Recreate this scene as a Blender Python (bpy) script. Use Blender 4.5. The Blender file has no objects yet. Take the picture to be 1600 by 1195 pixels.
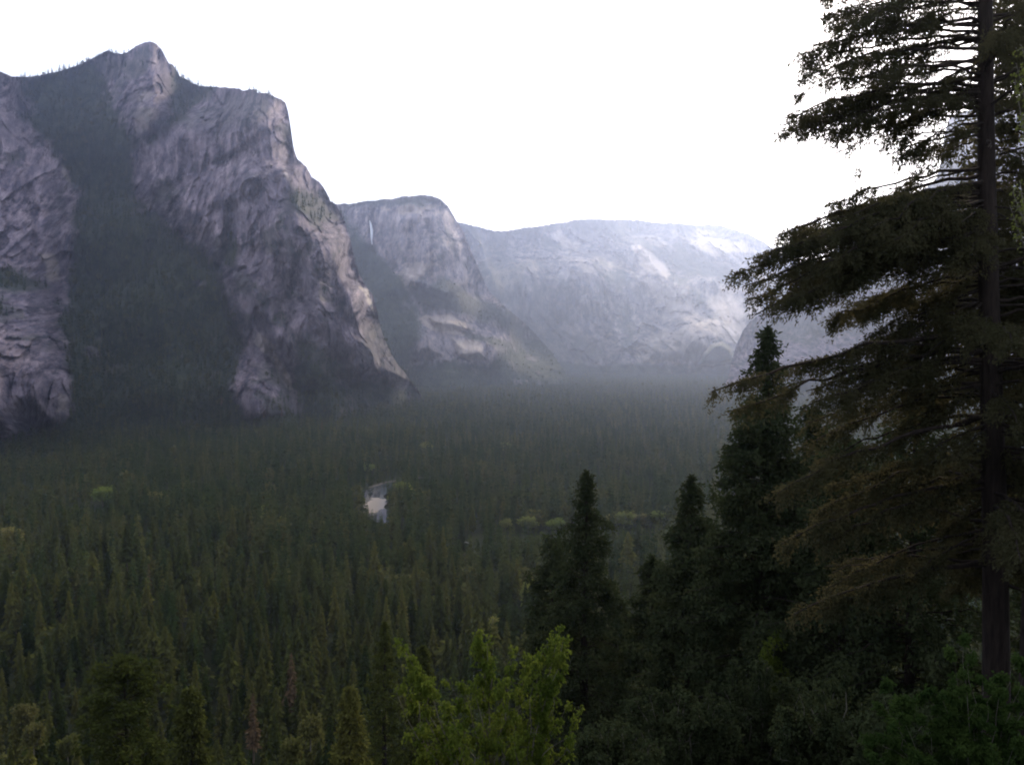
import bpy, math, random, time
import numpy as np

T0 = time.time()
sc = bpy.context.scene
C = sc.collection
# ------------------------------------------------------------------ camera
F = 1386.0                       # focal length in photo pixels (photo 1600 x 1195)
PITCH = math.radians(-2.17)
cam_d = bpy.data.cameras.new("camera")
cam = bpy.data.objects.new("camera", cam_d); C.objects.link(cam)
cam_d.sensor_fit = 'HORIZONTAL'; cam_d.sensor_width = 36.0; cam_d.lens = 36.0 * F / 1600.0
cam_d.clip_start = 0.1; cam_d.clip_end = 60000
cam.location = (0, 0, 0); cam.rotation_euler = (math.pi / 2 + PITCH, 0, 0)
sc.camera = cam
# ------------------------------------------------------------------ sky, sun, exposure
SUN_AZ, SUN_EL = math.radians(21.0), math.radians(25.0)   # azimuth to the right of +Y
world = bpy.data.worlds.new("World"); sc.world = world; world.use_nodes = True
nt = world.node_tree; nt.nodes.clear()
sky = nt.nodes.new('ShaderNodeTexSky'); sky.sky_type = 'NISHITA'; sky.sun_disc = False
sky.sun_elevation = SUN_EL; sky.sun_rotation = SUN_AZ
sky.altitude = 1300; sky.air_density = 1.0; sky.dust_density = 4.0; sky.ozone_density = 1.0
bg = nt.nodes.new('ShaderNodeBackground'); bg.inputs['Strength'].default_value = 0.15
wo = nt.nodes.new('ShaderNodeOutputWorld')
veil = nt.nodes.new('ShaderNodeMix'); veil.data_type = 'RGBA'; veil.inputs['Factor'].default_value = .5
veil.inputs['B'].default_value = (8.2, 8.15, 9.0, 1)            # thin bright overcast
nt.links.new(sky.outputs[0], veil.inputs['A']); nt.links.new(veil.outputs['Result'], bg.inputs[0]); nt.links.new(bg.outputs[0], wo.inputs[0])
sun_d = bpy.data.lights.new("sun", 'SUN'); sun = bpy.data.objects.new("sun", sun_d); C.objects.link(sun)
sun_d.energy = 3.0; sun_d.angle = math.radians(6); sun_d.color = (1.0, 0.82, 0.56)
# the lamp shines along its -Z; point it from the sun's direction
sd = (math.sin(SUN_AZ) * math.cos(SUN_EL), math.cos(SUN_AZ) * math.cos(SUN_EL), math.sin(SUN_EL))
import mathutils
sun.rotation_euler = mathutils.Vector(sd).to_track_quat('Z', 'Y').to_euler()
sc.view_settings.view_transform = 'Standard'; sc.view_settings.look = 'None'
sc.view_settings.exposure = 0.68; sc.view_settings.gamma = 1.0
sc.render.engine = 'CYCLES'
sc.cycles.use_denoising = True
sc.cycles.max_bounces = 5; sc.cycles.diffuse_bounces = 3; sc.cycles.glossy_bounces = 2
sc.cycles.transmission_bounces = 3; sc.cycles.volume_bounces = 1; sc.cycles.transparent_max_bounces = 6
sc.cycles.pixel_filter_type = 'BLACKMAN_HARRIS'; sc.cycles.filter_width = 2.0

FLOOR = -180.0
rng = np.random.default_rng(7)

# ------------------------------------------------------------------ helpers
ct, st = math.cos(PITCH), math.sin(PITCH)
def ray(px, py):
    """direction with Y component 1 through photo pixel (px, py)"""
    u = (np.asarray(px, float) - 800) / F; v = (597.5 - np.asarray(py, float)) / F
    y = ct - v * st; z = st + v * ct
    return np.stack([u / y, np.ones_like(u / y), z / y], -1)
def at(px, py, d):   # a photo pixel seen at world distance d (the Y coordinate)
    return ray(px, py) * np.asarray(d, float)[..., None]
def project(p):
    x, y, z = p[..., 0], p[..., 1], p[..., 2]
    f = y * ct + z * st; up = -y * st + z * ct
    return 800 + F * x / f, 597.5 - F * up / f

def _hash(ix, iy, iz, seed):
    h = (ix.astype(np.int64) * 374761393 + iy.astype(np.int64) * 668265263 + iz.astype(np.int64) * 2147483647 + seed * 974634777)
    h = (h ^ (h >> 13)) * 1274126177
    h = h & 0xffffffff
    h = h ^ (h >> 16)
    return (h & 0xffff) / 32767.5 - 1.0
def noise(p, seed=0):
    i = np.floor(p); f = p - i; f = f * f * f * (f * (f * 6 - 15) + 10)
    i = i.astype(np.int64); out = 0
    for dx in (0, 1):
        for dy in (0, 1):
            for dz in (0, 1):
                w = (f[..., 0] if dx else 1 - f[..., 0]) * (f[..., 1] if dy else 1 - f[..., 1]) * (f[..., 2] if dz else 1 - f[..., 2])
                out = out + w * _hash(i[..., 0] + dx, i[..., 1] + dy, i[..., 2] + dz, seed)
    return out
def fbm(p, octv=4, seed=0, ridged=False, gain=0.5):
    a, s, o = 1.0, 0.0, 0.0
    for k in range(octv):
        n = noise(p * 2.03 ** k + 17.3 * k, seed + k)
        if ridged: n = 1 - 2 * np.abs(n)
        s = s + a * n; o += a; a *= gain
    return s / o
def cells(p, seed=0):
    """planar facets: nearest jittered cell, tilted by a random slope; returns height and cell tone"""
    i0 = np.floor(p).astype(np.int64); best = np.full(p.shape[:-1], 1e9); hgt = np.zeros(p.shape[:-1]); ton = np.zeros(p.shape[:-1])
    for dx in (-1, 0, 1):
        for dy in (-1, 0, 1):
            for dz in (-1, 0, 1):
                c = i0 + np.array([dx, dy, dz]); a, b, e = c[..., 0], c[..., 1], c[..., 2]
                q = np.stack([p[..., k] - (c[..., k] + .5 + .48 * _hash(a, b, e, seed + k)) for k in range(3)], -1)
                d = (q ** 2).sum(-1); m = d < best; best = np.where(m, d, best)
                g = np.stack([_hash(a, b, e, seed + 10 + k) for k in range(3)], -1)
                t = _hash(a, b, e, seed + 20)
                hgt = np.where(m, (q * g).sum(-1) * 1.1 + .45 * t, hgt); ton = np.where(m, _hash(a, b, e, seed + 30), ton)
    return hgt, ton
def smooth(a, b, x):
    t = np.clip((x - a) / (b - a), 0, 1); return t * t * (3 - 2 * t)

def seg_dist(X, Y, pts, closed):
    pts = list(pts); best = np.full(X.shape, 1e9)
    n = len(pts)
    for k in range(n if closed else n - 1):
        ax, ay = pts[k]; bx, by = pts[(k + 1) % n]
        dx, dy = bx - ax, by - ay
        t = np.clip(((X - ax) * dx + (Y - ay) * dy) / (dx * dx + dy * dy + 1e-9), 0, 1)
        best = np.minimum(best, np.hypot(X - ax - t * dx, Y - ay - t * dy))
    return best
def sdf(X, Y, poly):
    """signed distance in pixels, positive inside"""
    inside = np.zeros(X.shape, bool); n = len(poly)
    for k in range(n):
        ax, ay = poly[k]; bx, by = poly[(k + 1) % n]
        if ay == by: continue
        c = ((ay > Y) != (by > Y)) & (X < (bx - ax) * (Y - ay) / (by - ay) + ax)
        inside ^= c
    d = seg_dist(X, Y, poly, True)
    return np.where(inside, d, -d)
def idw(X, Y, pts, p=1.6, eps=400.):
    num = 0; den = 0
    for (x, y, d) in pts:
        w = 1.0 / ((X - x) ** 2 + (Y - y) ** 2 + eps) ** p
        num = num + w * d; den = den + w
    return num / den

def mesh_np(name, verts, faces, mat=None, smooth_shade=False, attrs=None):
    """faces: (n,3) or (n,4) int array"""
    me = bpy.data.meshes.new(name)
    verts = np.ascontiguousarray(verts, np.float32); faces = np.ascontiguousarray(faces, np.int32)
    k = faces.shape[1]
    me.vertices.add(len(verts)); me.vertices.foreach_set('co', verts.ravel())
    me.loops.add(faces.size); me.loops.foreach_set('vertex_index', faces.ravel())
    me.polygons.add(len(faces)); me.polygons.foreach_set('loop_start', np.arange(0, faces.size, k, dtype=np.int32))
    if smooth_shade: me.polygons.foreach_set('use_smooth', np.ones(len(faces), bool))
    for an, av in (attrs or {}).items():
        av = np.ascontiguousarray(av, np.float32)
        if av.ndim == 2:
            a = me.attributes.new(an, 'FLOAT_VECTOR', 'POINT'); a.data.foreach_set('vector', av.ravel())
        else:
            a = me.attributes.new(an, 'FLOAT', 'POINT'); a.data.foreach_set('value', av)
    me.update(calc_edges=True)
    if mat: me.materials.append(mat)
    return me
def link(name, me, parent=None, **props):
    o = bpy.data.objects.new(name, me); C.objects.link(o)
    if parent is not None: o.parent = parent
    for k, v in props.items(): o[k] = v
    return o
def thing(name, loc, label, category, group=None):
    o = bpy.data.objects.new(name, None); C.objects.link(o); o.location = loc
    o.empty_display_size = 0.5
    o['label'] = label; o['category'] = category
    if group: o['group'] = group
    return o

# ------------------------------------------------------------------ materials
def new_mat(name):
    m = bpy.data.materials.new(name); m.use_nodes = True
    m.node_tree.nodes.clear(); return m, m.node_tree
class N:
    def __init__(s, nt): s.nt = nt
    def n(s, t, **kw):
        x = s.nt.nodes.new(t)
        for k, v in kw.items(): setattr(x, k, v)
        return x
    def l(s, a, b): s.nt.links.new(a, b)
    def mix(s, fac, a, b, mode='MIX'):
        m = s.n('ShaderNodeMix', data_type='RGBA', blend_type=mode)
        for sock, v in ((m.inputs['Factor'], fac), (m.inputs['A'], a), (m.inputs['B'], b)):
            if hasattr(v, 'links'): s.l(v, sock)
            elif isinstance(v, (int, float)): sock.default_value = v
            else: sock.default_value = (*v, 1)
        return m.outputs['Result']
    def math(s, op, a, b=0.0, clamp=False):
        m = s.n('ShaderNodeMath', operation=op, use_clamp=clamp)
        for i, v in enumerate((a, b)):
            if hasattr(v, 'links'): s.l(v, m.inputs[i])
            else: m.inputs[i].default_value = v
        return m.outputs[0]
    def noise(s, scale, detail=6, rough=0.6, vscale=None):
        v = s.coord if getattr(s, 'coord', None) else s.n('ShaderNodeNewGeometry').outputs['Position']
        if vscale:
            mp = s.n('ShaderNodeMapping'); s.l(v, mp.inputs['Vector']); mp.inputs['Scale'].default_value = vscale; v = mp.outputs[0]
        n = s.n('ShaderNodeTexNoise'); n.inputs['Scale'].default_value = scale
        n.inputs['Detail'].default_value = detail; n.inputs['Roughness'].default_value = rough
        s.l(v, n.inputs['Vector']); return n.outputs['Fac']
    def ramp(s, fac, lo, hi, a=(0, 0, 0), b=(1, 1, 1)):
        r = s.n('ShaderNodeValToRGB'); s.l(fac, r.inputs[0]); e = r.color_ramp.elements
        e[0].position = lo; e[0].color = (*a, 1); e[1].position = hi; e[1].color = (*b, 1)
        return r.outputs[0]
    def attr(s, name):
        a = s.n('ShaderNodeAttribute', attribute_name=name); return a.outputs['Fac']

def rock_material(name, dark, mid, light, pale, scale=1.0, veg=(0.009, 0.017, 0.009), veg2=(0.042, 0.050, 0.028), bump=6.0):
    m, nt = new_mat(name); g = N(nt)
    g.coord = g.n('ShaderNodeAttribute', attribute_name='rest').outputs['Vector']
    big = g.noise(0.006 * scale, 5, .62)
    fine = g.noise(0.05 * scale, 7, .7, (1, 1, .45))
    streak = g.noise(0.05 * scale, 5, .65, (1, 1, .12))
    c = g.mix(g.ramp(fine, .38, .64), dark, light)
    c = g.mix(g.math('MULTIPLY', g.ramp(big, .4, .65), .6), c, mid)
    c = g.mix(g.math('MULTIPLY', g.ramp(streak, .5, .6), .4), c, dark)
    crack = g.noise(0.03 * scale, 8, .75, (1, 1, .6))
    c = g.mix(g.math('MULTIPLY', g.ramp(crack, .55, .6), .75), c, (dark[0] * .45, dark[1] * .45, dark[2] * .5))
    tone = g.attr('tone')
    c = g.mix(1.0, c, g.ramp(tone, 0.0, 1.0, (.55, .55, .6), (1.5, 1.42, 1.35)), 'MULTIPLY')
    pl = g.mix(g.ramp(fine, .3, .7), (pale[0] * .75, pale[1] * .73, pale[2] * .7), pale)
    c = g.mix(g.attr('pale'), c, pl)
    vn = g.noise(0.035 * scale, 6, .7)
    vc = g.mix(g.ramp(vn, .35, .68), veg, veg2)
    c = g.mix(g.attr('veg'), c, vc)
    b = g.n('ShaderNodeBsdfPrincipled'); g.l(c, b.inputs['Base Color']); b.inputs['Roughness'].default_value = .95
    b.inputs['Specular IOR Level'].default_value = 0.15
    bp = g.n('ShaderNodeBump'); bp.inputs['Strength'].default_value = 0.9; bp.inputs['Distance'].default_value = bump
    h = g.math('ADD', g.math('MULTIPLY', fine, 1.0), g.math('MULTIPLY', streak, .8))
    g.l(h, bp.inputs['Height']); g.l(bp.outputs[0], b.inputs['Normal'])
    o = g.n('ShaderNodeOutputMaterial'); g.l(b.outputs[0], o.inputs[0]); return m

def leaf_material(name, c0, c1, c2=None, transl=0.3, per_object=0.0, attr=True, nscale=0.6, tcol=None):
    """c0..c1 by noise, c2 mixed in by the per-tree tint attribute"""
    m, nt = new_mat(name); g = N(nt)
    n = g.noise(nscale, 4, .6)
    c = g.mix(g.ramp(n, .35, .65), c0, c1)
    if c2 is not None:
        f = g.attr('tint') if attr else g.n('ShaderNodeObjectInfo').outputs['Random']
        c = g.mix(f, c, c2)
    if per_object:
        oi = g.n('ShaderNodeObjectInfo').outputs['Random']
        c = g.mix(1.0, c, g.ramp(oi, 0, 1, (1 - per_object,) * 3, (1 + per_object,) * 3), 'MULTIPLY')
    d = g.n('ShaderNodeBsdfDiffuse'); g.l(c, d.inputs[0])
    t = g.n('ShaderNodeBsdfTranslucent'); g.l(c if tcol is None else g.mix(.4, c, tcol), t.inputs[0])
    x = g.n('ShaderNodeMixShader'); x.inputs[0].default_value = transl
    g.l(d.outputs[0], x.inputs[1]); g.l(t.outputs[0], x.inputs[2])
    o = g.n('ShaderNodeOutputMaterial'); g.l(x.outputs[0], o.inputs[0]); return m

def bark_material(name, a, b_, scale=8):
    m, nt = new_mat(name); g = N(nt)
    n = g.noise(scale, 6, .7, (1, 1, .15))
    c = g.mix(g.ramp(n, .35, .65), a, b_)
    b = g.n('ShaderNodeBsdfPrincipled'); g.l(c, b.inputs['Base Color']); b.inputs['Roughness'].default_value = .95
    b.inputs['Specular IOR Level'].default_value = 0.1
    bp = g.n('ShaderNodeBump'); bp.inputs['Distance'].default_value = .03; g.l(n, bp.inputs['Height']); g.l(bp.outputs[0], b.inputs['Normal'])
    o = g.n('ShaderNodeOutputMaterial'); g.l(b.outputs[0], o.inputs[0]); return m

M_rockA = rock_material('granite_near', (.036, .032, .050), (.105, .090, .115), (.265, .225, .245), (.50, .43, .36))
M_rockB = rock_material('granite_far', (.07, .065, .08), (.17, .155, .165), (.34, .30, .295), (.50, .42, .34), .7, bump=9)
M_rockC = rock_material('granite_farthest', (.05, .053, .06), (.13, .125, .13), (.28, .26, .25), (.62, .52, .42), .3, bump=10)

M_needle_far = leaf_material('needles_forest', (.017, .031, .009), (.030, .044, .012), (.070, .070, .022), .2, nscale=.02)
M_needle_mid = leaf_material('needles_valley', (.019, .034, .009), (.034, .048, .012), (.070, .070, .018), .2, per_object=.3, attr=False, nscale=.15)
M_needle_near = leaf_material('needles_near', (.027, .031, .016), (.048, .047, .024), None, .42, nscale=.8, tcol=(.085, .068, .036))
M_needle_dark = leaf_material('needles_dark', (.020, .028, .014), (.036, .044, .020), None, .25, nscale=.6)
M_dead = leaf_material('needles_dead', (.06, .044, .026), (.10, .068, .038), None, .15, nscale=.3)
M_leaf_pale = leaf_material('leaves_spring', (.075, .11, .022), (.12, .15, .035), (.15, .14, .05), .4, attr=False, nscale=.4)
M_leaf_low = leaf_material('leaves_spring_low', (.04, .055, .014), (.065, .08, .02), (.08, .075, .028), .35, attr=False, nscale=.4)
M_leaf_maple = leaf_material('leaves_maple', (.055, .085, .014), (.10, .125, .022), None, .45, nscale=1.2)
M_leaf_bush = leaf_material('leaves_bush', (.018, .036, .010), (.038, .062, .016), None, .4, nscale=2.5)
M_leaf_oak = leaf_material('leaves_oak', (.024, .033, .016), (.038, .048, .022), None, .2, nscale=1.0)
M_bark = bark_material('bark_fir', (.009, .007, .0065), (.026, .020, .017))
M_bark_far = bark_material('bark_forest', (.05, .04, .034), (.10, .08, .065), 2)
M_bark_grey = bark_material('bark_grey', (.06, .055, .045), (.13, .12, .10))

# ------------------------------------------------------------------ ground
def ground_z(x, y):
    x = np.asarray(x, float); y = np.asarray(y, float)
    p = np.stack([x / 60., y / 60., np.zeros_like(x)], -1)
    n = fbm(p, 3, 40)
    near = -1.7 - 0.62 * np.maximum(y - 2.0, 0) + n * np.clip(y / 20., 0, 4.0) - 0.0 * x
    near = np.where(y < 2, -1.7 + (2 - y) * 0.05, near)
    fl = FLOOR + n * 0.8
    k = 12.0                                      # smooth maximum
    m = np.maximum(near, fl); 
    return m + k * np.log1p(np.exp(-np.abs(near - fl) / k)) - k * np.log1p(np.exp(-np.clip(np.abs(near - fl) / k, 0, 50))) * (m == fl) * 0
ys = np.concatenate([np.arange(-60, 60, 2.5), np.arange(60, 420, 6), np.geomspace(420, 11800, 130)])
us = np.linspace(-1, 1, 220)
W = np.maximum(160, 0.95 * np.abs(ys) + 100)
GX = us[None, :] * W[:, None]; GY = np.repeat(ys[:, None], len(us), 1)
GX = np.clip(GX, -8900, 8900)
GZ = ground_z(GX, GY)
def grid_faces(nr, nc):
    i = np.arange(nr * nc).reshape(nr, nc)
    return np.stack([i[:-1, :-1], i[:-1, 1:], i[1:, 1:], i[1:, :-1]], -1).reshape(-1, 4)
def ground_material():
    m, nt = new_mat('forest_soil'); g = N(nt)
    c = g.mix(g.ramp(g.noise(.02, 6, .6), .35, .65), (.012, .018, .009), (.022, .026, .013))
    c = g.mix(g.ramp(g.noise(.9, 6, .7), .45, .7), c, (.028, .028, .016))
    b = g.n('ShaderNodeBsdfPrincipled'); g.l(c, b.inputs['Base Color']); b.inputs['Roughness'].default_value = 1
    b.inputs['Specular IOR Level'].default_value = 0
    bp = g.n('ShaderNodeBump'); bp.inputs['Distance'].default_value = .4; g.l(g.noise(.6, 6, .7), bp.inputs['Height']); g.l(bp.outputs[0], b.inputs['Normal'])
    o = g.n('ShaderNodeOutputMaterial'); g.l(b.outputs[0], o.inputs[0]); return m
link('ground', mesh_np('ground', np.stack([GX, GY, GZ], -1).reshape(-1, 3), grid_faces(*GX.shape), ground_material(), True), kind='structure')

# ------------------------------------------------------------------ mountains
DEPTHS = []       # (x0, x1, lookup) used to keep valley trees in front of the rock
VEG_SITES = []
def mountain(name, mat, rim, base, xr, step, rows, ctrl, bumps, grooves, veg, pale, tone, amp, wl, veg_density, tree_h, rim_noise=1.6, back=500, diag=0.0, scrub=0.35, fine=1.0, facet=1.0):
    xs = np.arange(xr[0], xr[1] + .1, step); nc = len(xs)
    ry = np.interp(xs, [p[0] for p in rim], [p[1] for p in rim])
    q = np.stack([xs / 14., np.zeros(nc), np.zeros(nc)], -1)
    ry = ry + rim_noise * (fbm(q, 4, 90, gain=.65) + .7 * fbm(q * 4.3, 3, 95, gain=.7))
    by = np.interp(xs, [p[0] for p in base], [p[1] for p in base])
    t = np.linspace(0, 1, rows)[:, None]
    PX = np.repeat(xs[None, :], rows, 0); PY = by[None, :] + (ry - by)[None, :] * t
    D = idw(PX, PY, ctrl)
    B0 = at(PX, PY, D) * np.array([1, .45, 1])       # smooth coordinates fixed to the rock
    # bend outlines so that traced polygons get natural edges
    P0 = B0
    wob = fbm(P0 / (wl * .9), 4, 5, gain=.6); wob2 = fbm(P0 / (wl * .9) + 40, 4, 9, gain=.6)
    QX = PX + wob * 9; QY = PY + wob2 * 9
    for poly, a, w in bumps:
        s = sdf(QX, QY, poly); D = D - a * smooth(0, w, s)
    for line, a, w in grooves:
        s = seg_dist(QX, QY, line, False); D = D + a * np.exp(-(s / w) ** 2)
    P = at(PX, PY, D)
    # veg mask
    V = np.zeros(PX.shape); nv0 = fbm(B0 / (wl * .25), 5, 61, gain=.65)
    for poly, a, w in veg:
        s = sdf(QX, QY, poly); V = np.maximum(V, a * smooth(-w * 1.6, w * 1.6, s + wob * w * 2 + nv0 * w * 2.6))
    nv = fbm(B0 / (wl * .35), 5, 61, gain=.6)
    V = V * 1.0
    sc_ = smooth(.12, .35, fbm(B0 / (wl * .4), 5, 33, gain=.68)) * scrub
    PL = np.zeros(PX.shape)
    for poly, a, w in pale:
        s = sdf(QX, QY, poly); PL = np.maximum(PL, a * smooth(-w, w, s + nv * (w * 3 + 6)))
    Vf = np.clip(np.maximum(V * np.clip(1.08 + 1.3 * np.minimum(nv + .3, 0) * 1.4, 0, 1), sc_ * (1 - PL)), 0, 1)
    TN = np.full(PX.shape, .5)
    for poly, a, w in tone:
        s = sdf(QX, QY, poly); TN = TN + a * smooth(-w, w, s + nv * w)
    # relief: ridged noise pushed out of the face
    R = B0.copy()
    if diag: R[..., 2] = B0[..., 2] * .7 - B0[..., 0] * diag
    vert = B0 * np.array([1, 1, .22])
    rock = 1 - smooth(.3, .9, Vf) * .75
    disp = amp * (1.1 * fbm(R / wl, 5, 11, True, .55) + .75 * fbm(vert / (wl * .3), 5, 23, True, .6) * rock
                  + .35 * fbm(R / (wl * .12), 4, 47, True, .6) * rock * fine)
    warp = np.stack([fbm(B0 / (wl * .5), 2, 71), fbm(B0 / (wl * .5), 2, 73), fbm(B0 / (wl * .5), 2, 75)], -1) * .22
    RR = R * np.array([1, 1, .38])
    h1, t1 = cells(RR / (wl * .42) + warp, 301); h2, t2 = cells(RR / (wl * .16) + warp, 401); h3, t3 = cells(RR / (wl * .07) + warp, 501)
    disp = disp * .75 + amp * rock * facet * (1.0 * h1 + .5 * h2 + .22 * h3)
    TN = TN + (.10 * t1 + .10 * t2 + .09 * t3) * rock * min(1, facet)
    hd = P / np.linalg.norm(P, axis=-1, keepdims=True)
    fade = smooth(0, .02, t) 
    P = P - hd * (disp * fade)[..., None]
    top = P[-1]
    extra = []
    for k, (f, dz) in enumerate(((.1, -.02), (.35, -.08), (.7, -.3), (1.0, -.7))):
        e = top.copy(); e[:, :2] *= (1 + f * back / np.linalg.norm(top[:, :2], axis=1))[:, None]
        e[:, 2] = top[:, 2] + dz * back * (1 if k < 2 else 1); extra.append(e)
    e = extra[-1].copy(); e[:, :2] *= 1.05; e[:, 2] = FLOOR - 20; extra.append(e)
    PP = np.concatenate([P] + [e[None] for e in extra], 0)
    ex = lambda A: np.concatenate([A] + [A[-1:]] * len(extra), 0)
    me = mesh_np(name, PP.reshape(-1, 3), grid_faces(PP.shape[0], nc), mat, True,
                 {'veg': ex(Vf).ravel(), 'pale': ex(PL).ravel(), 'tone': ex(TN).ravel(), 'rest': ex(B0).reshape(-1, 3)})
    o = link(name, me, kind='structure')
    DEPTHS.append((xs, ry, by, PX, PY, np.linalg.norm(P[..., :2], axis=-1), P))
    # tree sites: vertices picked in proportion to their picture area
    dens = veg_density * step * ((by - ry)[None, :] / rows) 
    keep = (rng.random(PX.shape) < dens * smooth(.45, .8, Vf) ) & (PY < 700) & (P[..., 2] > FLOOR - 1)
    if veg_density > 0:
        rimk = np.where((rng.random(nc) < step / 2.2) & (V[-3] > .3))[0]
        rp = P[-1][rimk] + 0.; rp[:, :2] *= (1 + rng.random(len(rimk)) * 25 / np.linalg.norm(rp[:, :2], axis=1))[:, None]
        VEG_SITES.append((rp, (tree_h[0] * .5, tree_h[1] * .8)))
        pts = P[keep]; VEG_SITES.append((pts, tree_h))
        # fringe of trees along the skyline where it is wooded
    return P, PX, PY, Vf

# --- near cliffs on the left
rimA = [(-260, 60), (-100, 85), (-40, 100), (0, 112), (18, 120), (50, 120), (85, 114), (110, 106), (128, 99), (150, 88), (168, 79), (180, 84), (192, 84), (200, 81), (212, 73), (224, 67),
        (233, 65), (243, 68), (252, 77), (258, 88), (264, 99), (270, 101), (276, 110), (281, 119), (290, 124), (300, 130), (312, 134), (330, 136), (350, 137), (372, 138), (380, 141), (392, 140), (404, 145), (418, 146), (430, 152), (440, 156), (446, 161), (450, 174), (453, 190),
        (456, 212), (459, 232), (464, 247), (472, 254), (480, 262), (484, 270), (487, 277), (498, 284), (505, 292), (511, 303), (516, 314), (524, 319), (531, 330), (539, 347), (546, 368), (551, 390), (556, 412), (562, 430), (570, 446),
        (582, 460), (588, 480), (592, 500), (597, 520), (604, 538), (612, 553), (620, 568), (630, 580), (642, 596), (655, 612), (672, 640), (700, 670)]
ctrlA = [(-260, 60, 2300), (-260, 700, 1300), (-80, 100, 2500), (-80, 650, 1650), (0, 115, 2500), (60, 120, 2850), (130, 108, 2950), (235, 68, 2900), (300, 135, 2950), (345, 138, 2800), (425, 155, 2560), (447, 165, 2720), (440, 200, 2520), (458, 240, 2700), (445, 280, 2480), (485, 275, 2600), (520, 325, 2650), (560, 420, 2700), (600, 520, 2800), (655, 612, 2950),
         (150, 250, 2700), (180, 400, 2400), (230, 520, 2150), (250, 640, 1950), (60, 640, 1850), (235, 215, 2680), (300, 220, 2600), (400, 200, 2500), (400, 300, 2400), (450, 350, 2330), (500, 400, 2380), (550, 470, 2520), (370, 480, 2250), (480, 520, 2280), (560, 560, 2450),
         (600, 600, 2600), (400, 640, 2050), (500, 640, 2200), (250, 720, 1850), (0, 720, 1600), (600, 720, 2400), (430, 720, 2000), (700, 700, 2700)]
polyLR = [(-300, 60), (0, 116), (25, 150), (60, 215), (100, 250), (112, 300), (112, 380), (98, 430), (100, 490), (118, 570), (115, 630), (95, 665), (20, 690), (-300, 720)]
polyLR2 = [(-100, 450), (50, 450), (98, 500), (117, 625), (100, 665), (20, 690), (-80, 700)]
polyPK = [(232, 60), (280, 110), (268, 180), (235, 218), (212, 200), (178, 130), (200, 76)]
polyBT = [(345, 130), (447, 150), (470, 240), (530, 325), (612, 520), (660, 605), (470, 620), (395, 540), (368, 480), (340, 420), (262, 350), (208, 290), (215, 225), (300, 140)]
polyPR = [(442, 288), (520, 310), (575, 430), (612, 540), (545, 575), (470, 490), (430, 400)]
polySM = [(403, 516), (374, 600), (385, 700), (480, 700), (468, 642), (442, 585), (418, 530)]
veg_shadeA = [([(18, 112), (60, 110), (110, 100), (150, 95), (165, 130), (190, 180), (218, 218), (208, 260), (215, 300), (262, 350), (310, 390), (345, 420), (362, 470), (378, 520), (372, 560), (366, 610), (385, 650), (470, 648), (445, 575), (470, 560), (540, 590), (600, 590), (655, 612), (760, 760), (-260, 760), (-260, 700), (20, 690), (90, 665), (119, 640), (119, 570), (103, 500), (100, 440), (113, 380), (112, 300), (95, 250), (60, 200), (30, 150)], 1.0, 7),
        ([(268, 100), (345, 134), (318, 160), (262, 205), (236, 222), (262, 180)], .9, 5),
        ([(80, 105), (165, 75), (205, 75), (195, 110), (160, 140), (100, 140)], .55, 10),
        ([(345, 134), (430, 148), (400, 190), (330, 210), (280, 200)], .42, 10),
        ([(452, 285), (515, 315), (540, 350), (500, 350), (440, 320)], .75, 8),
        ([(-60, 415), (40, 425), (80, 455), (20, 470), (-60, 460)], .9, 6),  # shadowed gap in the left rib, painted dark through the veg mask
        ([(340, 395), (362, 385), (352, 350), (372, 385), (366, 420)], .9, 4),
        ([(440, 500), (520, 560), (560, 590), (460, 600)], .8, 10), ([(600, 500), (560, 510), (600, 590), (650, 600)], .45, 8)]
paleA = [([(562, 447), (578, 446), (590, 478), (593, 503), (580, 490)], .9, 2),
         ([(60, 398), (78, 400), (86, 440), (72, 445)], .45, 4), ([(212, 150), (228, 150), (232, 205), (216, 200)], .35, 7), ([(96, 615), (110, 618), (106, 640), (92, 640)], .4, 4),
         ([(88, 230), (98, 240), (108, 280), (98, 275)], .45, 3), ([(404, 518), (416, 535), (455, 608), (450, 610), (414, 548), (398, 528)], .4, 2),
         ([(424, 200), (434, 215), (446, 280), (456, 285), (440, 240), (434, 205)], .55, 3), ([(270, 450), (280, 452), (277, 462)], .5, 2), ([(239, 536), (254, 537), (247, 550)], .3, 3)]
toneA = [(polyPR, -.02, 12), ([(420, 160), (450, 165), (480, 260), (488, 285), (445, 285), (430, 220)], .28, 6), ([(-60, 120), (20, 150), (105, 250), (110, 330), (60, 340), (-60, 260)], .15, 20),  # right-facing strip: its brighter sky and sun light is painted into the tone
         ([(520, 360), (556, 400), (600, 560), (560, 560)], .12, 10), ([(0, 440), (60, 450), (110, 560), (100, 640), (0, 600)], -.1, 15), ([(330, 190), (420, 150), (420, 260), (320, 300)], .08, 20)]
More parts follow.
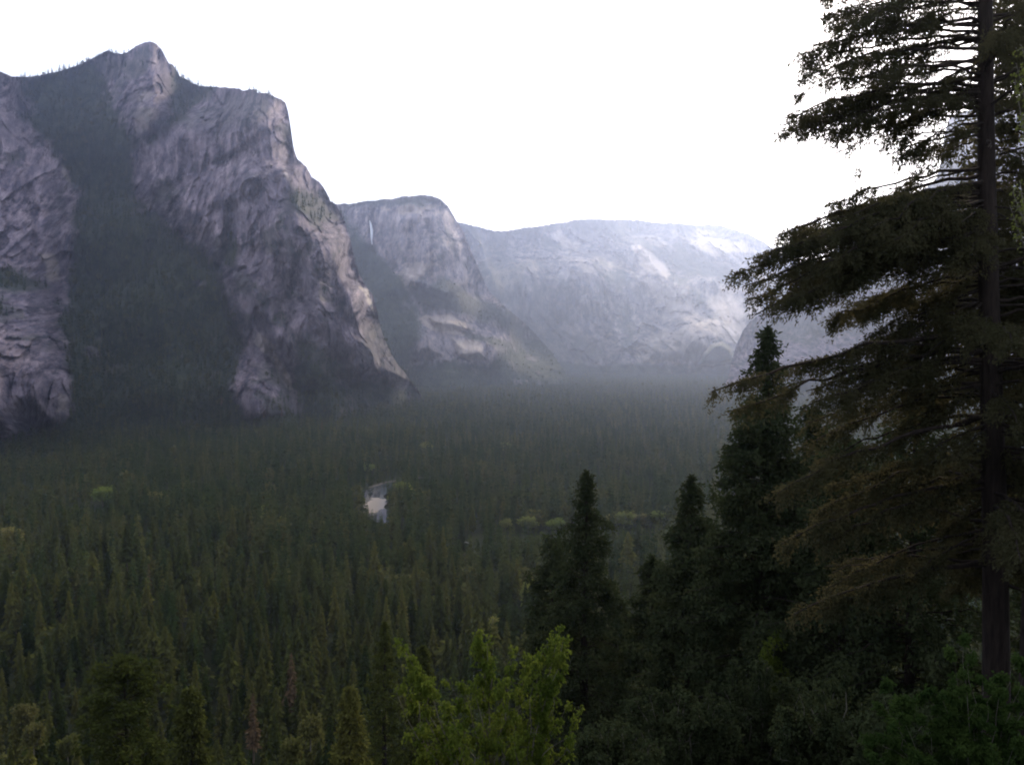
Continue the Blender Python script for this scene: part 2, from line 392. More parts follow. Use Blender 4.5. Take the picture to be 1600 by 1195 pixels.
mountain('cliffs', M_rockA, rimA, [(-260, 800), (0, 760), (400, 740), (600, 720), (700, 700)], (-260, 699), 1.6, 330, ctrlA,
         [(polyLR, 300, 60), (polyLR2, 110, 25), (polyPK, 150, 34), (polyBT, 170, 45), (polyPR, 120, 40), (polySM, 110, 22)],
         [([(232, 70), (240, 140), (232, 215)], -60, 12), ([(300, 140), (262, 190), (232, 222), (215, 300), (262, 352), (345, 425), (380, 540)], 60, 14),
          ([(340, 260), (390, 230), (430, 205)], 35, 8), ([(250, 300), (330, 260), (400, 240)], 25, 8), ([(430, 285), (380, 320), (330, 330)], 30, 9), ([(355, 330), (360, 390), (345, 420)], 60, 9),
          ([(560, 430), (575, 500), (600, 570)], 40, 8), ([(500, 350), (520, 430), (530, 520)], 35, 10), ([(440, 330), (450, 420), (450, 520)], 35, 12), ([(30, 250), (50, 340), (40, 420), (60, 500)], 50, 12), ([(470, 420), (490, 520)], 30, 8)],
         veg_shadeA, paleA, toneA, 34, 230, 1 / 26., (16, 30), diag=.35, scrub=.55)

# --- middle cliff with the waterfall
rimB = [(470, 325), (500, 319), (530, 319), (545, 318), (560, 316), (580, 314), (598, 312), (612, 311), (628, 308), (645, 306), (660, 305), (672, 306), (684, 310), (692, 315), (700, 322), (707, 333), (713, 345), (722, 358), (732, 382), (742, 405), (752, 430), (764, 455), (785, 476), (812, 498), (835, 520), (860, 548), (885, 585), (900, 610)]
ctrlB = [(470, 320, 5000), (540, 320, 5050), (600, 312, 4950), (680, 310, 4850), (710, 340, 4950), (760, 450, 5150), (830, 520, 5300), (560, 400, 4800), (620, 400, 4700), (680, 400, 4600), (715, 420, 4750), (630, 450, 4450), (700, 470, 4400), (780, 500, 4650), (650, 540, 4200), (760, 550, 4300),
         (580, 560, 4150), (470, 640, 3900), (700, 620, 4050), (830, 620, 4400), (900, 660, 4600), (575, 345, 4950), (600, 345, 4800), (660, 330, 4700), (640, 325, 4720)]
mountain('cliff', M_rockB, rimB, [(470, 650), (900, 650)], (470, 899), 1.5, 260, ctrlB,
         [([(600, 330), (700, 322), (722, 380), (745, 450), (700, 470), (632, 450), (610, 380)], 160, 14), ([(640, 300), (690, 308), (720, 350), (745, 405), (735, 430), (705, 350)], -60, 15),
          ([(655, 490), (700, 490), (760, 520), (690, 520)], 90, 14), ([(700, 525), (755, 540), (762, 562), (710, 562)], 90, 12), ([(620, 470), (660, 460), (700, 560), (640, 570)], 100, 25)],
         [([(640, 330), (645, 440)], 45, 6), ([(668, 320), (672, 440)], 45, 5), ([(652, 320), (655, 430)], -30, 5), ([(690, 320), (712, 400), (740, 460)], 50, 7), ([(582, 330), (584, 390)], 60, 8), ([(620, 330), (618, 420)], 30, 5)],
         [([(470, 322), (545, 345), (560, 355), (592, 395), (612, 410), (632, 452), (645, 470), (660, 500), (650, 560), (620, 610), (470, 610)], 1., 5), ([(535, 314), (660, 302), (700, 312), (690, 318), (600, 322), (560, 326), (535, 328)], .85, 3),
          ([(640, 452), (700, 432), (720, 450), (760, 470), (850, 520), (840, 545), (780, 515), (700, 485), (665, 488)], .85, 5), ([(715, 515), (760, 522), (860, 545), (850, 560), (740, 532)], .85, 4), ([(560, 575), (700, 560), (760, 565), (790, 540), (850, 530), (920, 560), (920, 700), (470, 700)], 1., 5), ([(775, 470), (800, 480), (900, 560), (900, 620), (820, 600), (790, 520)], .8, 8)],
         [([(655, 490), (700, 492), (745, 518), (715, 524), (670, 510)], .55, 3), ([(704, 530), (740, 528), (758, 545), (750, 563), (715, 555)], .6, 3), ([(600, 324), (690, 312), (705, 318), (690, 322), (610, 330)], .5, 3),
          ([(634, 415), (668, 408), (690, 405), (660, 432), (635, 450), (625, 430)], .4, 4), ([(684, 345), (688, 345), (694, 380), (690, 380)], .5, 2)],
         [([(600, 325), (700, 318), (740, 440), (640, 450)], .1, 8), ([(648, 335), (658, 335), (655, 430), (646, 430)], -.25, 3)], 26, 300, 1 / 14., (16, 26), diag=.1, scrub=.5)

# --- far ridge at the head of the valley
rimC = [(640, 330), (700, 345), (722, 349), (740, 353), (760, 358), (775, 361), (790, 361), (810, 358), (840, 354), (870, 349), (900, 344), (925, 342), (950, 342), (980, 343), (1010, 345), (1040, 348), (1060, 350), (1090, 351), (1120, 352), (1150, 358), (1170, 366), (1195, 380), (1230, 400), (1280, 425), (1340, 450), (1450, 470)]
ctrlC = [(640, 340, 7500), (760, 358, 7800), (800, 361, 8000), (900, 346, 8500), (1000, 345, 9000), (1110, 352, 9000), (1190, 378, 8500), (1300, 430, 8000), (700, 590, 6300), (850, 590, 6400), (1000, 590, 6400), (1150, 590, 6100), (1300, 600, 6000),
         (800, 450, 6900), (900, 450, 7100), (1000, 450, 7300), (1100, 450, 7100), (1000, 400, 7900), (1100, 400, 8000), (1100, 540, 6400), (1180, 480, 6900), (1450, 480, 7500), (1450, 640, 6000)]
mountain('mountains', M_rockC, rimC, [(640, 640), (1450, 640)], (640, 1449), 1.6, 220, ctrlC,
         [([(720, 350), (770, 360), (800, 440), (850, 580), (760, 580), (740, 450)], 350, 30), ([(1085, 568), (1092, 548), (1108, 533), (1125, 530), (1142, 543), (1152, 570)], 500, 7),
          ([(880, 400), (960, 400), (1010, 470), (1040, 560), (960, 560), (900, 480)], 250, 30), ([(985, 385), (1040, 400), (1110, 450), (1190, 480), (1160, 570), (1060, 560), (1030, 470)], 300, 30),
          ([(1050, 480), (1100, 490), (1120, 560), (1000, 570), (1010, 530)], 160, 20)],
         [([(835, 380), (860, 470), (890, 560)], 180, 16), ([(930, 480), (950, 530), (955, 570)], 120, 8), ([(905, 345), (960, 400), (1000, 460)], 120, 14), ([(1040, 350), (1100, 420), (1180, 450)], 120, 12), ([(760, 380), (790, 470)], 90, 8)],
         [([(720, 345), (850, 348), (900, 340), (1100, 345), (1090, 365), (1000, 362), (880, 365), (780, 372)], .7, 6), ([(725, 350), (790, 362), (830, 420), (850, 500), (800, 520), (750, 440)], .6, 10), ([(820, 400), (870, 430), (900, 520), (960, 560), (940, 580), (820, 580), (790, 520)], .6, 14), ([(970, 560), (955, 470), (930, 440), (985, 470), (1000, 540)], .7, 8),
          ([(1085, 568), (1092, 548), (1108, 531), (1125, 528), (1142, 541), (1152, 570)], 1., 3), ([(960, 380), (1000, 380), (1060, 420), (1150, 440), (1200, 470), (1200, 440), (1100, 400), (1010, 370)], .7, 6), ([(640, 566), (1450, 566), (1450, 660), (640, 660)], 1., 4)],
         [([(990, 388), (1012, 395), (1052, 415), (1040, 432), (1015, 422)], .9, 4), ([(945, 405), (1000, 430), (990, 440), (950, 420)], .5, 5), ([(1095, 455), (1140, 450), (1175, 480), (1150, 545), (1125, 525), (1105, 500)], .65, 8), ([(1055, 362), (1130, 370), (1180, 392), (1130, 398), (1080, 385)], .95, 7), ([(995, 362), (1035, 378), (1030, 383), (1000, 372)], .5, 3),  # patch under the right crest: bright hazy glow painted in as pale colour
          ([(870, 370), (900, 380), (905, 405), (880, 400)], .3, 6), ([(1010, 530), (1080, 500), (1100, 560), (1000, 568)], .3, 8), ([(1010, 440), (1100, 470), (1090, 500), (1020, 480)], .35, 10)],
         [], 70, 560, 1 / 12., (14, 22), diag=-.5, scrub=.7, fine=.6, facet=1.4, rim_noise=2.6)

# --- dark rounded spur and the tall wall behind the trees on the right
rimD = [(1100, 640), (1128, 612), (1138, 590), (1143, 565), (1150, 540), (1160, 517), (1172, 502), (1188, 491), (1205, 486), (1240, 478), (1300, 462), (1380, 450), (1500, 440), (1900, 430)]
ctrlD = [(1100, 640, 4300), (1150, 540, 4200), (1200, 490, 4150), (1300, 462, 3900), (1160, 620, 3800), (1240, 600, 3500), (1400, 600, 3200), (1400, 450, 3700), (1900, 430, 3200), (1900, 640, 2200), (1600, 640, 2700), (1150, 700, 3600)]
mountain('spur', M_rockA, rimD, [(1100, 690), (1900, 740)], (1100, 1899), 2.0, 130, ctrlD, [], [([(1200, 490), (1230, 600)], 80, 14), ([(1330, 470), (1350, 600)], 80, 20)],
         [([(1100, 650), (1300, 560), (1900, 560), (1900, 760), (1100, 760)], 1., 12), ([(1170, 505), (1240, 480), (1420, 455), (1420, 520), (1240, 540), (1190, 530)], .65, 10)],
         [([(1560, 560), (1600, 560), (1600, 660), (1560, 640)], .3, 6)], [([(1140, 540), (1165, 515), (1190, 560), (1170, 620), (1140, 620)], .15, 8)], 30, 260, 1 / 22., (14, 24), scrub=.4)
rimE = [(1230, 470), (1270, 425), (1300, 392), (1330, 368), (1360, 345), (1395, 320), (1415, 311), (1438, 298), (1455, 288), (1463, 280), (1468, 262), (1472, 235), (1477, 205), (1483, 186), (1495, 178), (1530, 170), (1600, 150), (1700, 135), (1950, 110)]
ctrlE = [(1230, 470, 4800), (1300, 392, 4600), (1395, 320, 4300), (1460, 285, 4100), (1480, 200, 3900), (1520, 175, 3600), (1600, 150, 3500), (1950, 110, 3000), (1240, 620, 4300), (1400, 600, 3800), (1500, 400, 3500), (1600, 500, 3200), (1950, 600, 2600), (1500, 650, 3300)]
mountain('rock_wall', M_rockA, rimE, [(1230, 660), (1950, 700)], (1230, 1949), 2.2, 150, ctrlE, [], [([(1560, 180), (1550, 400)], 90, 16), ([(1500, 200), (1495, 300)], 60, 8)],
         [([(1230, 480), (1300, 400), (1400, 420), (1460, 470), (1950, 520), (1950, 760), (1230, 760)], .9, 14), ([(1300, 385), (1395, 312), (1450, 285), (1420, 330), (1320, 400)], .6, 5)],
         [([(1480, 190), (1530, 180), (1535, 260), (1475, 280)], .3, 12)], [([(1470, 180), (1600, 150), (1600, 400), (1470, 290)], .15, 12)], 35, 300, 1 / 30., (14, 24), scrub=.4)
print('mountains', round(time.time() - T0, 1))

# ------------------------------------------------------------------ waterfall
def ribbon_waterfall():
    n = 26; t = np.linspace(0, 1, n)
    px = 577.5 + 5.0 * t + 1.2 * np.sin(t * 5); py = 345 + 37 * t
    w = 1.1 + 2.6 * np.sin(np.clip(t * 1.15, 0, 1) * math.pi) ** 1.2 + .3
    V = []
    Pm = DEPTHS[1]; xs, PYg, Pg = Pm[0], Pm[4], Pm[6]
    for k in range(n):
        c = int(np.argmin(abs(xs - px[k])))
        col = np.arange(max(0, c - 4), min(len(xs), c + 5))
        d = min(Pg[int(np.argmin(abs(PYg[:, j] - py[k]))), j, 1] for j in col) - 12
        for a, dd in ((-1, 6), (-.6, 0), (0, -4), (.6, 0), (1, 6)):
            V.append(at(px[k] + a * w[k] * .5, py[k], d + dd))
    V = np.array(V); fc = grid_faces(n, 5)
    back = V.copy(); back[:, 1] += 8
    nb = len(V)
    F_ = np.concatenate([fc, fc[:, ::-1] + nb])
    for k in range(n - 1):
        for e in (0, 4):
            i = k * 5 + e; F_ = np.vstack([F_, [i, i + 5, i + 5 + nb, i + nb]])
    m, nt = new_mat('falling_water'); g = N(nt)
    c = g.mix(g.ramp(g.noise(.3, 4, .6, (1, 1, .1)), .35, .65), (.6, .65, .7), (.85, .87, .9))
    b = g.n('ShaderNodeBsdfPrincipled'); g.l(c, b.inputs['Base Color']); b.inputs['Roughness'].default_value = .8
    o = g.n('ShaderNodeOutputMaterial'); g.l(b.outputs[0], o.inputs[0])
    o = link('waterfall', mesh_np('waterfall', np.concatenate([V, back]), F_, m, True))
    o['label'] = 'thin white waterfall dropping down the far grey cliff'; o['category'] = 'waterfall'
ribbon_waterfall()

# ------------------------------------------------------------------ river
def floor_pt(px, py, z=FLOOR):
    r = ray(px, py); return r * (z / r[..., 2])[..., None]
RIV = np.array([floor_pt(np.float64(a), np.float64(b)) for a, b in ((760, 745), (690, 747), (640, 752), (603, 761), (584, 773), (580, 792), (596, 812), (650, 838), (740, 850))])
RIVW = np.array([10, 12, 16, 24, 32, 34, 22, 8, 6.])
def catmull(P, m=20):
    out = []
    for i in range(len(P) - 1):
        p0, p1, p2, p3 = P[max(i - 1, 0)], P[i], P[i + 1], P[min(i + 2, len(P) - 1)]
        for t in np.linspace(0, 1, m, endpoint=False):
            out.append(.5 * ((2 * p1) + (-p0 + p2) * t + (2 * p0 - 5 * p1 + 4 * p2 - p3) * t * t + (-p0 + 3 * p1 - 3 * p2 + p3) * t ** 3))
    out.append(P[-1]); return np.array(out)
rc = catmull(np.column_stack([RIV[:, :2], RIVW])); RC, RW = rc[:, :2], rc[:, 2]
NS = 30
def strip(cent, wl_, wr_, z):
    tg = np.gradient(cent, axis=0); tg /= np.linalg.norm(tg, axis=1, keepdims=True); nr = np.stack([tg[:, 1], -tg[:, 0]], 1)
    a = cent + nr * wl_[:, None]; b = cent + nr * wr_[:, None]
    V = []
    for k in range(NS + 1):
        q = a + (b - a) * k / NS; V.append(np.column_stack([q, np.full(len(q), z)]))
    return np.array(V).reshape(-1, 3), grid_faces(NS + 1, len(cent))
m, nt_ = new_mat('river_water'); g = N(nt_)
b = g.n('ShaderNodeBsdfPrincipled'); b.inputs['Base Color'].default_value = (.03, .035, .035, 1); b.inputs['Roughness'].default_value = .0
b.inputs['IOR'].default_value = 1.33
sh = g.mix(g.attr('glint'), (.02, .025, .027), (.27, .24, .205))      # sky glint painted into the water colour as a pale patch
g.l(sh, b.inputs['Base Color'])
bp = g.n('ShaderNodeBump'); bp.inputs['Distance'].default_value = .01; bp.inputs['Strength'].default_value = .3; g.l(g.noise(.35, 5, .65), bp.inputs['Height']); g.l(bp.outputs[0], b.inputs['Normal'])
o_ = g.n('ShaderNodeOutputMaterial'); g.l(b.outputs[0], o_.inputs[0])
wz = FLOOR + 1.6
jw = 3 * np.sin(np.arange(len(RC)) * .35)
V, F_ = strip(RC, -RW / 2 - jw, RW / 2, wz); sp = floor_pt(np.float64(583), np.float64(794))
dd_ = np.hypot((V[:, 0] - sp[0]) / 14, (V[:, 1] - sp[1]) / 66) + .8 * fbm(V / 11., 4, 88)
link('river', mesh_np('river', V, F_, m, True, {'glint': 1 - smooth(.7, 1.25, dd_)}), kind='structure')
m, nt_ = new_mat('river_sand'); g = N(nt_)
b = g.n('ShaderNodeBsdfDiffuse'); g.l(g.mix(g.ramp(g.noise(.2, 5, .6), .4, .6), (.03, .03, .025), (.08, .075, .068)), b.inputs[0])
o_ = g.n('ShaderNodeOutputMaterial'); g.l(b.outputs[0], o_.inputs[0])
k0 = 8
kk = np.arange(24, 68)
V, F_ = strip(RC[kk], RW[kk] / 2 - 3, RW[kk] / 2 + 3 + 5 * np.sin((kk - 24) / 43 * math.pi), wz + .35); link('riverbank', mesh_np('riverbank', V, F_, m, True), kind='structure')

# ------------------------------------------------------------------ kites: the leaf-sized faces that foliage is made of
def unit(v): return v / np.maximum(np.linalg.norm(v, axis=-1, keepdims=True), 1e-9)
def kites(O, D, L, Wd, rg, bend=0.0):
    n = len(O); D = unit(D)
    r = unit(rg.normal(size=(n, 3))); S = unit(np.cross(D, r))
    L = np.broadcast_to(L, n)[:, None]; Wd = np.broadcast_to(Wd, n)[:, None]
    m = O + D * L * .45; tip = O + D * L + np.array([0, 0, -1.]) * bend * L
    V = np.stack([O, m + S * Wd * .5, tip, m - S * Wd * .5], 1).reshape(-1, 3)
    return V
def quads(nv): return np.arange(nv).reshape(-1, 4)
def tube(path, r, sides=6):
    path = np.asarray(path); n = len(path); r = np.broadcast_to(r, n)
    tg = unit(np.gradient(path, axis=0)); ref = np.where(abs(tg[:, 2:3]) > .9, np.array([[1., 0, 0]]), np.array([[0, 0, 1.]]))
    a = unit(np.cross(tg, ref)); b = np.cross(tg, a)
    th = np.linspace(0, 2 * math.pi, sides, endpoint=False)
    V = path[:, None] + r[:, None, None] * (a[:, None] * np.cos(th)[None, :, None] + b[:, None] * np.sin(th)[None, :, None])
    i = np.arange(n * sides).reshape(n, sides); j = np.roll(i, -1, 1)
    return V.reshape(-1, 3), np.stack([i[:-1], j[:-1], j[1:], i[1:]], -1).reshape(-1, 4)
class Acc:
    def __init__(s): s.V = []; s.F = []; s.n = 0
    def add(s, V, F_): s.V.append(V); s.F.append(F_ + s.n); s.n += len(V)
    def mesh(s, name, mat, sm=False): return mesh_np(name, np.concatenate(s.V), np.concatenate(s.F), mat, sm)

# ------------------------------------------------------------------ forest conifers (seen from far)
def far_crown(seed, levels, per, kit, rad=.14, low=.12, shape=.85):
    """unit-height crown of drooping sprays"""
    rg = np.random.default_rng(seed); O = []; Dv = []; L = []; Wd = []
    for k in range(levels):
        h = low + (1 - low) * ((k + rg.random() * .6) / levels)
        R = rad * (1 - h) ** shape * (.75 + .5 * rg.random()) / (1 - low) ** shape + .008
        if h < low + .12: R *= .75
        for j in range(per):
            az = 2 * math.pi * (j + rg.random()) / per; rr = R * (.6 + .65 * rg.random())
            c = np.array([math.cos(az), math.sin(az), -.25 - .45 * rg.random()])
            for q in range(kit):
                f0 = (q / kit) * .8
                side = rg.normal() * .5
                d = c + np.array([-math.sin(az), math.cos(az), 0]) * side
                O.append(np.array([0, 0, h]) + c * rr * f0 * .9); Dv.append(d + rg.normal(size=3) * .12); L.append(rr * (.55 if kit > 1 else 1.0) + .012); Wd.append(rr * (.34 if kit > 1 else .55) + .006)
    O = np.array(O); V = kites(O, np.array(Dv), np.array(L), np.array(Wd), rg, .15)
    topk = kites(np.array([[0, 0, .93]]), np.array([[0, 0, 1.]]), .08, .02, rg); return np.concatenate([V, topk])
def round_crown(seed, n, low=.25, rx=.32, size=.1):
    rg = np.random.default_rng(seed)
    cl = unit(rg.normal(size=(14, 3))) * rg.uniform(.35, .8, (14, 1)); cl[:, 2] = cl[:, 2] * .9
    c = cl[rg.integers(0, 14, n)] + rg.normal(size=(n, 3)) * .22
    O = c * np.array([rx, rx, (1 - low) / 2 * .95]) + np.array([0, 0, (1 + low) / 2])
    D_ = unit(c) + rg.normal(size=(n, 3)) * .7
    return kites(O, D_, rg.uniform(.6, 1.3, n) * size, rg.uniform(.6, 1.2, n) * size * .8, rg, .1)
near_v = [far_crown(100 + i, 44, 7, 5, rad=[.11, .14, .125, .16, .10, .135][i], low=[.15, .1, .22, .12, .18, .3][i], shape=[.8, .9, .65, .95, .75, .55][i]) for i in range(6)]
mid_v = [far_crown(200 + i, 18, 6, 1, rad=[.12, .15, .13, .16, .11, .14][i], low=.12, shape=[.8, .9, .6, .95, .75, .6][i]) for i in range(6)]
low_v = [far_crown(300 + i, 13, 6, 1, rad=[.14, .16, .13, .17][i], low=.1) for i in range(4)]
tiny_v = [far_crown(400 + i, 8, 5, 1, rad=.17, low=.08) for i in range(3)]
rnd_v = [round_crown(500 + i, 1100) for i in range(3)]
rnd_low = [round_crown(520 + i, 120, .1, .34, .2) for i in range(3)]

def bake(sites, variants, rg):
    """sites: (n,5) x y z height tint -> merged verts + tint"""
    Vs = []; Ts = []
    variants = list(variants) + (rnd_low[:2] if len(variants[0]) < 3000 else rnd_v)
    nv_ = len(variants) - (2 if len(variants[0]) < 3000 else 3)
    isr = rg.random(len(sites)) < .07; sites = sites.copy(); sites[isr, 3] *= .6; sites[isr, 4] = np.clip(sites[isr, 4] + .35, 0, 1)
    var = np.where(isr, rg.integers(nv_, len(variants), len(sites)), rg.integers(0, nv_, len(sites))); rot = rg.random(len(sites)) * 2 * math.pi; fat = rg.uniform(.85, 1.25, len(sites))
    lean = rg.normal(size=(len(sites), 2)) * .015
    for v in range(len(variants)):
        s = sites[var == v]; 
        if not len(s): continue
        r = rot[var == v]; f = fat[var == v]; ln = lean[var == v]; B = variants[v]
        c, si = np.cos(r)[:, None], np.sin(r)[:, None]; h = s[:, 3:4]
        x = (B[None, :, 0] * c - B[None, :, 1] * si) * f[:, None] + B[None, :, 2] * ln[:, :1]
        y = (B[None, :, 0] * si + B[None, :, 1] * c) * f[:, None] + B[None, :, 2] * ln[:, 1:]
        V = np.stack([x * h + s[:, :1], y * h + s[:, 1:2], B[None, :, 2] * h + s[:, 2:3]], -1)
        Vs.append(V.reshape(-1, 3)); Ts.append(np.repeat(s[:, 4], len(B)))
    return np.concatenate(Vs), np.concatenate(Ts)

# candidate sites on the valley floor and the lower near slope
sites = []
def jgrid(y0, y1, sp):
    out = []; y = y0
    while y < y1:
        w0, w1 = (-160 - 800) / F * y - 10, (1750 - 800) / F * y + 10
        n = int((w1 - w0) / sp); x = w0 + (np.arange(n) + rng.random(n) * .9) * sp
        out.append(np.stack([x, y + rng.random(n) * sp * .95], 1)); y += sp
    return np.concatenate(out)
S = np.concatenate([jgrid(235, 1000, 9.5), jgrid(1000, 1700, 12.5), jgrid(1700, 2800, 18), jgrid(2800, 4200, 27), jgrid(4200, 6300, 42)])
x, y = S[:, 0], S[:, 1]
z = ground_z(x, y)
cl = fbm(np.stack([x / 120, y / 120, x * 0], -1), 3, 70)
h = 27 + 7 * cl + rng.normal(size=len(x)) * 6.0
h *= np.where(rng.random(len(x)) < .18, .6, 1)
h = np.clip(h, 11, 46)
tint = np.clip(.3 + .5 * fbm(np.stack([x / 90, y / 90, x * 0 + 3], -1), 3, 71) + rng.normal(size=len(x)) * .28, 0, 1)
# river and clearings
dr = np.full(len(x), 1e9)
for k in range(len(RC)): dr = np.minimum(dr, np.hypot(x - RC[k, 0], y - RC[k, 1]) - RW[k] / 2)
keep = dr > rng.uniform(-1.5, 5, len(x))
keep &= (fbm(np.stack([x / 38, y / 38, x * 0 + 7], -1), 3, 75) > -.5) | (y > 2500)
bp_, by_ = project(np.stack([x, y, z], -1)); tp_, ty_ = project(np.stack([x, y, z + h], -1))
win = (bp_ > 549) & (bp_ < 604) & (y > 760) & (dr > 3) & (y < 1110)
lim = 793 + rng.random(len(x)) * 10
hz = (z * 0 + FLOOR)
hmax = np.where(win, -(y * (lim - 545) / F) - z, 99)
keep &= ~(win & (hmax < 5)); keep &= ~(win & (dr < 12)); h = np.minimum(h, np.maximum(hmax, 5))
win2 = (bp_ > 772) & (bp_ < 1045) & (y > 640) & (y < 875); lim2 = 811 + rng.random(len(x)) * 16
hm2 = -(y * (lim2 - 545) / F) - z; keep &= ~(win2 & (hm2 < 5)); h = np.where(win2, np.minimum(h, np.maximum(hm2, 5)), h)
bank = (bp_ > 540) & (bp_ < 625) & (y > 1150) & (dr > 0) & (dr < 75); h = np.where(bank, np.minimum(h, 11 + dr * .22), h)
# meadow openings: (px, py, rx, ry) on the floor
for (mx, my, rx, ry) in ((850, 850, 80, 14), (975, 845, 60, 12), (960, 592, 45, 3.2), (600, 722, 22, 5), (130, 800, 45, 12), (240, 850, 40, 14), (735, 855, 30, 10)):
    keep &= ~((((bp_ - mx) / rx) ** 2 + ((by_ - my) / ry) ** 2) < 1)
# rock in the way
for (xs_, ry_, by__, PX_, PY_, RD_, P_) in DEPTHS:
    inx = (bp_ > xs_[0]) & (bp_ < xs_[-1]); ci = np.clip(((bp_ - xs_[0]) / (xs_[1] - xs_[0])).astype(int), 0, len(xs_) - 1)
    rr = ry_[ci]; bb = by__[ci]; tt = np.clip((by_ - bb) / (rr - bb + 1e-9), 0, 1); ri = (tt * (PX_.shape[0] - 1)).astype(int)
    keep &= ~(inx & (by_ > rr) & (RD_[ri, ci] < np.hypot(x, y) - 5))
SV = np.stack([x, y, z, h, tint], 1)[keep]
SL = [np.column_stack([p[:, :3], rng.uniform(a, b, len(p)), np.clip(rng.normal(size=len(p)) * .35 + .15, 0, 1)]) for p, (a, b) in VEG_SITES]
for s in SL: s[:, 2] -= 2.0
SA = np.concatenate([SV] + SL)
# front-to-back painter at 1/2 pixel scale: what each tree still shows
order = np.argsort(np.hypot(SA[:, 0], SA[:, 1])); SA = SA[order]
tx, tyy = project(SA[:, :3] + np.stack([0 * SA[:, 3], 0 * SA[:, 3], SA[:, 3]], 1)); bx, byy = project(SA[:, :3])
cov = np.zeros((600, 800), bool); vis = np.zeros(len(SA))
for i in range(len(SA)):
    x_c, t_, b_ = tx[i] / 2, tyy[i] / 2, min(byy[i] / 2, 599); wpx = (byy[i] - tyy[i]) / 2 * .115
    if x_c < -wpx or x_c > 800 + wpx or t_ > 599: continue
    nb = max(1, min(5, int((b_ - t_) / 3)))
    for k in range(nb):
        y0 = t_ + (b_ - t_) * k / nb; y1 = t_ + (b_ - t_) * (k + 1) / nb; ww = max(.5, wpx * (k + .7) / nb)
        sl = cov[max(0, int(y0)):max(0, int(math.ceil(y1))), max(0, int(x_c - ww)):max(0, int(x_c + ww) + 1)]
        vis[i] += sl.size - sl.sum(); sl[:] = True
dist = np.hypot(SA[:, 0], SA[:, 1])
margin = (tx < 0) | (tx > 1600)
print('sites', len(SA), 'visible', (vis > 0).sum(), round(time.time() - T0, 1))
ok = (vis > 0) | (margin & (rng.random(len(SA)) < .6)) | (dist < 700)
SA, dist, vis, tx, tyy = SA[ok], dist[ok], vis[ok], tx[ok], tyy[ok]

# the 300 that show largest stand as trees of their own
clear = (tx > 2) & (tx < 1010) & (vis > 0)
pref = np.where(clear & ~((tx > 640) & (tx < 890) & (tyy > 1010)) & ~((tx > 850) & (tyy > 880)), vis, 0)
NIND = 285
ind = np.argsort(-pref)[:NIND]; isind = np.zeros(len(SA), bool); isind[ind] = True
rg = np.random.default_rng(5)
fam = []
for lo, hi, vv in ((0, 620, near_v), (620, 1900, mid_v), (1900, 3300, low_v), (3300, 99999, tiny_v)):
    s = SA[(~isind) & (dist >= lo) & (dist < hi)]
    if lo == 0:
        v2 = [far_crown(150 + i, 26, 6, 2, rad=[.12, .15, .13, .16][i], low=.14) for i in range(4)]
        fam.append(bake(s, v2, rg))
    elif len(s): fam.append(bake(s, vv, rg))
V = np.concatenate([f[0] for f in fam]); Tn = np.concatenate([f[1] for f in fam])
link('forest', mesh_np('forest', V, quads(len(V)), M_needle_far, False, {'tint': Tn}), kind='stuff',
     label='dense dark conifer forest carpeting the valley floor and gullies', category='forest')
print('forest faces', len(V) // 4, round(time.time() - T0, 1))

def trunk_mesh(name, hgt=1.0, r=.011, mat=M_bark_far, sides=6, lean=0.0, seed=0):
    rg = np.random.default_rng(seed); t = np.linspace(-.04, .97, 9)
    w = np.stack([np.sin(t * 3 + seed) * .004 * hgt + lean * t * t, np.cos(t * 2.3 + seed) * .004 * hgt, t * hgt], 1)
    V, F_ = tube(w, r * hgt * (1 - t * .93) ** .8, sides); return mesh_np(name, V, F_, mat, True)
crown_me = [mesh_np('crown', v, quads(len(v)), M_needle_mid) for v in near_v]
trunk_me = [trunk_mesh('trunk', seed=i) for i in range(3)]
dead_me = [mesh_np('crown', far_crown(700 + i, 30, 6, 3, rad=.10, low=.2), None if False else quads(len(far_crown(700 + i, 30, 6, 3, rad=.10, low=.2))), M_dead) for i in range(2)]
protos = []
for k, i in enumerate(ind):
    X, Y, Z, H, Tt = SA[i]; v = k % 6
    if k < 6:
        r = thing('conifer_tree', (X, Y, Z), '', 'conifer')
        c = link('crown', crown_me[v], r); t = link('trunk', trunk_me[v % 3], r); protos.append((r, c, t))
    else:
        pr = protos[v]; r = pr[0].copy(); C.objects.link(r); r.location = (X, Y, Z)
        for ch in pr[1:]:
            q = ch.copy(); C.objects.link(q); q.parent = r
    r.scale = (H * (.85 + .4 * ((k * 37) % 10) / 10),) * 2 + (H,); r.rotation_euler = (0, 0, (k * 2.399) % 6.283)
    hx = tx[i]; low = tyy[i]
    row = 'at the bottom edge' if low > 1040 else ('just above the bottom rows' if low > 930 else 'below the river')
    col_ = 'far left' if hx < 200 else ('left' if hx < 400 else ('left of centre' if hx < 620 else 'centre'))
    r['label'] = 'dark olive valley conifer %s, %s of the forest' % (row, col_)
    r['group'] = 'valley conifers ' + row + ', ' + col_

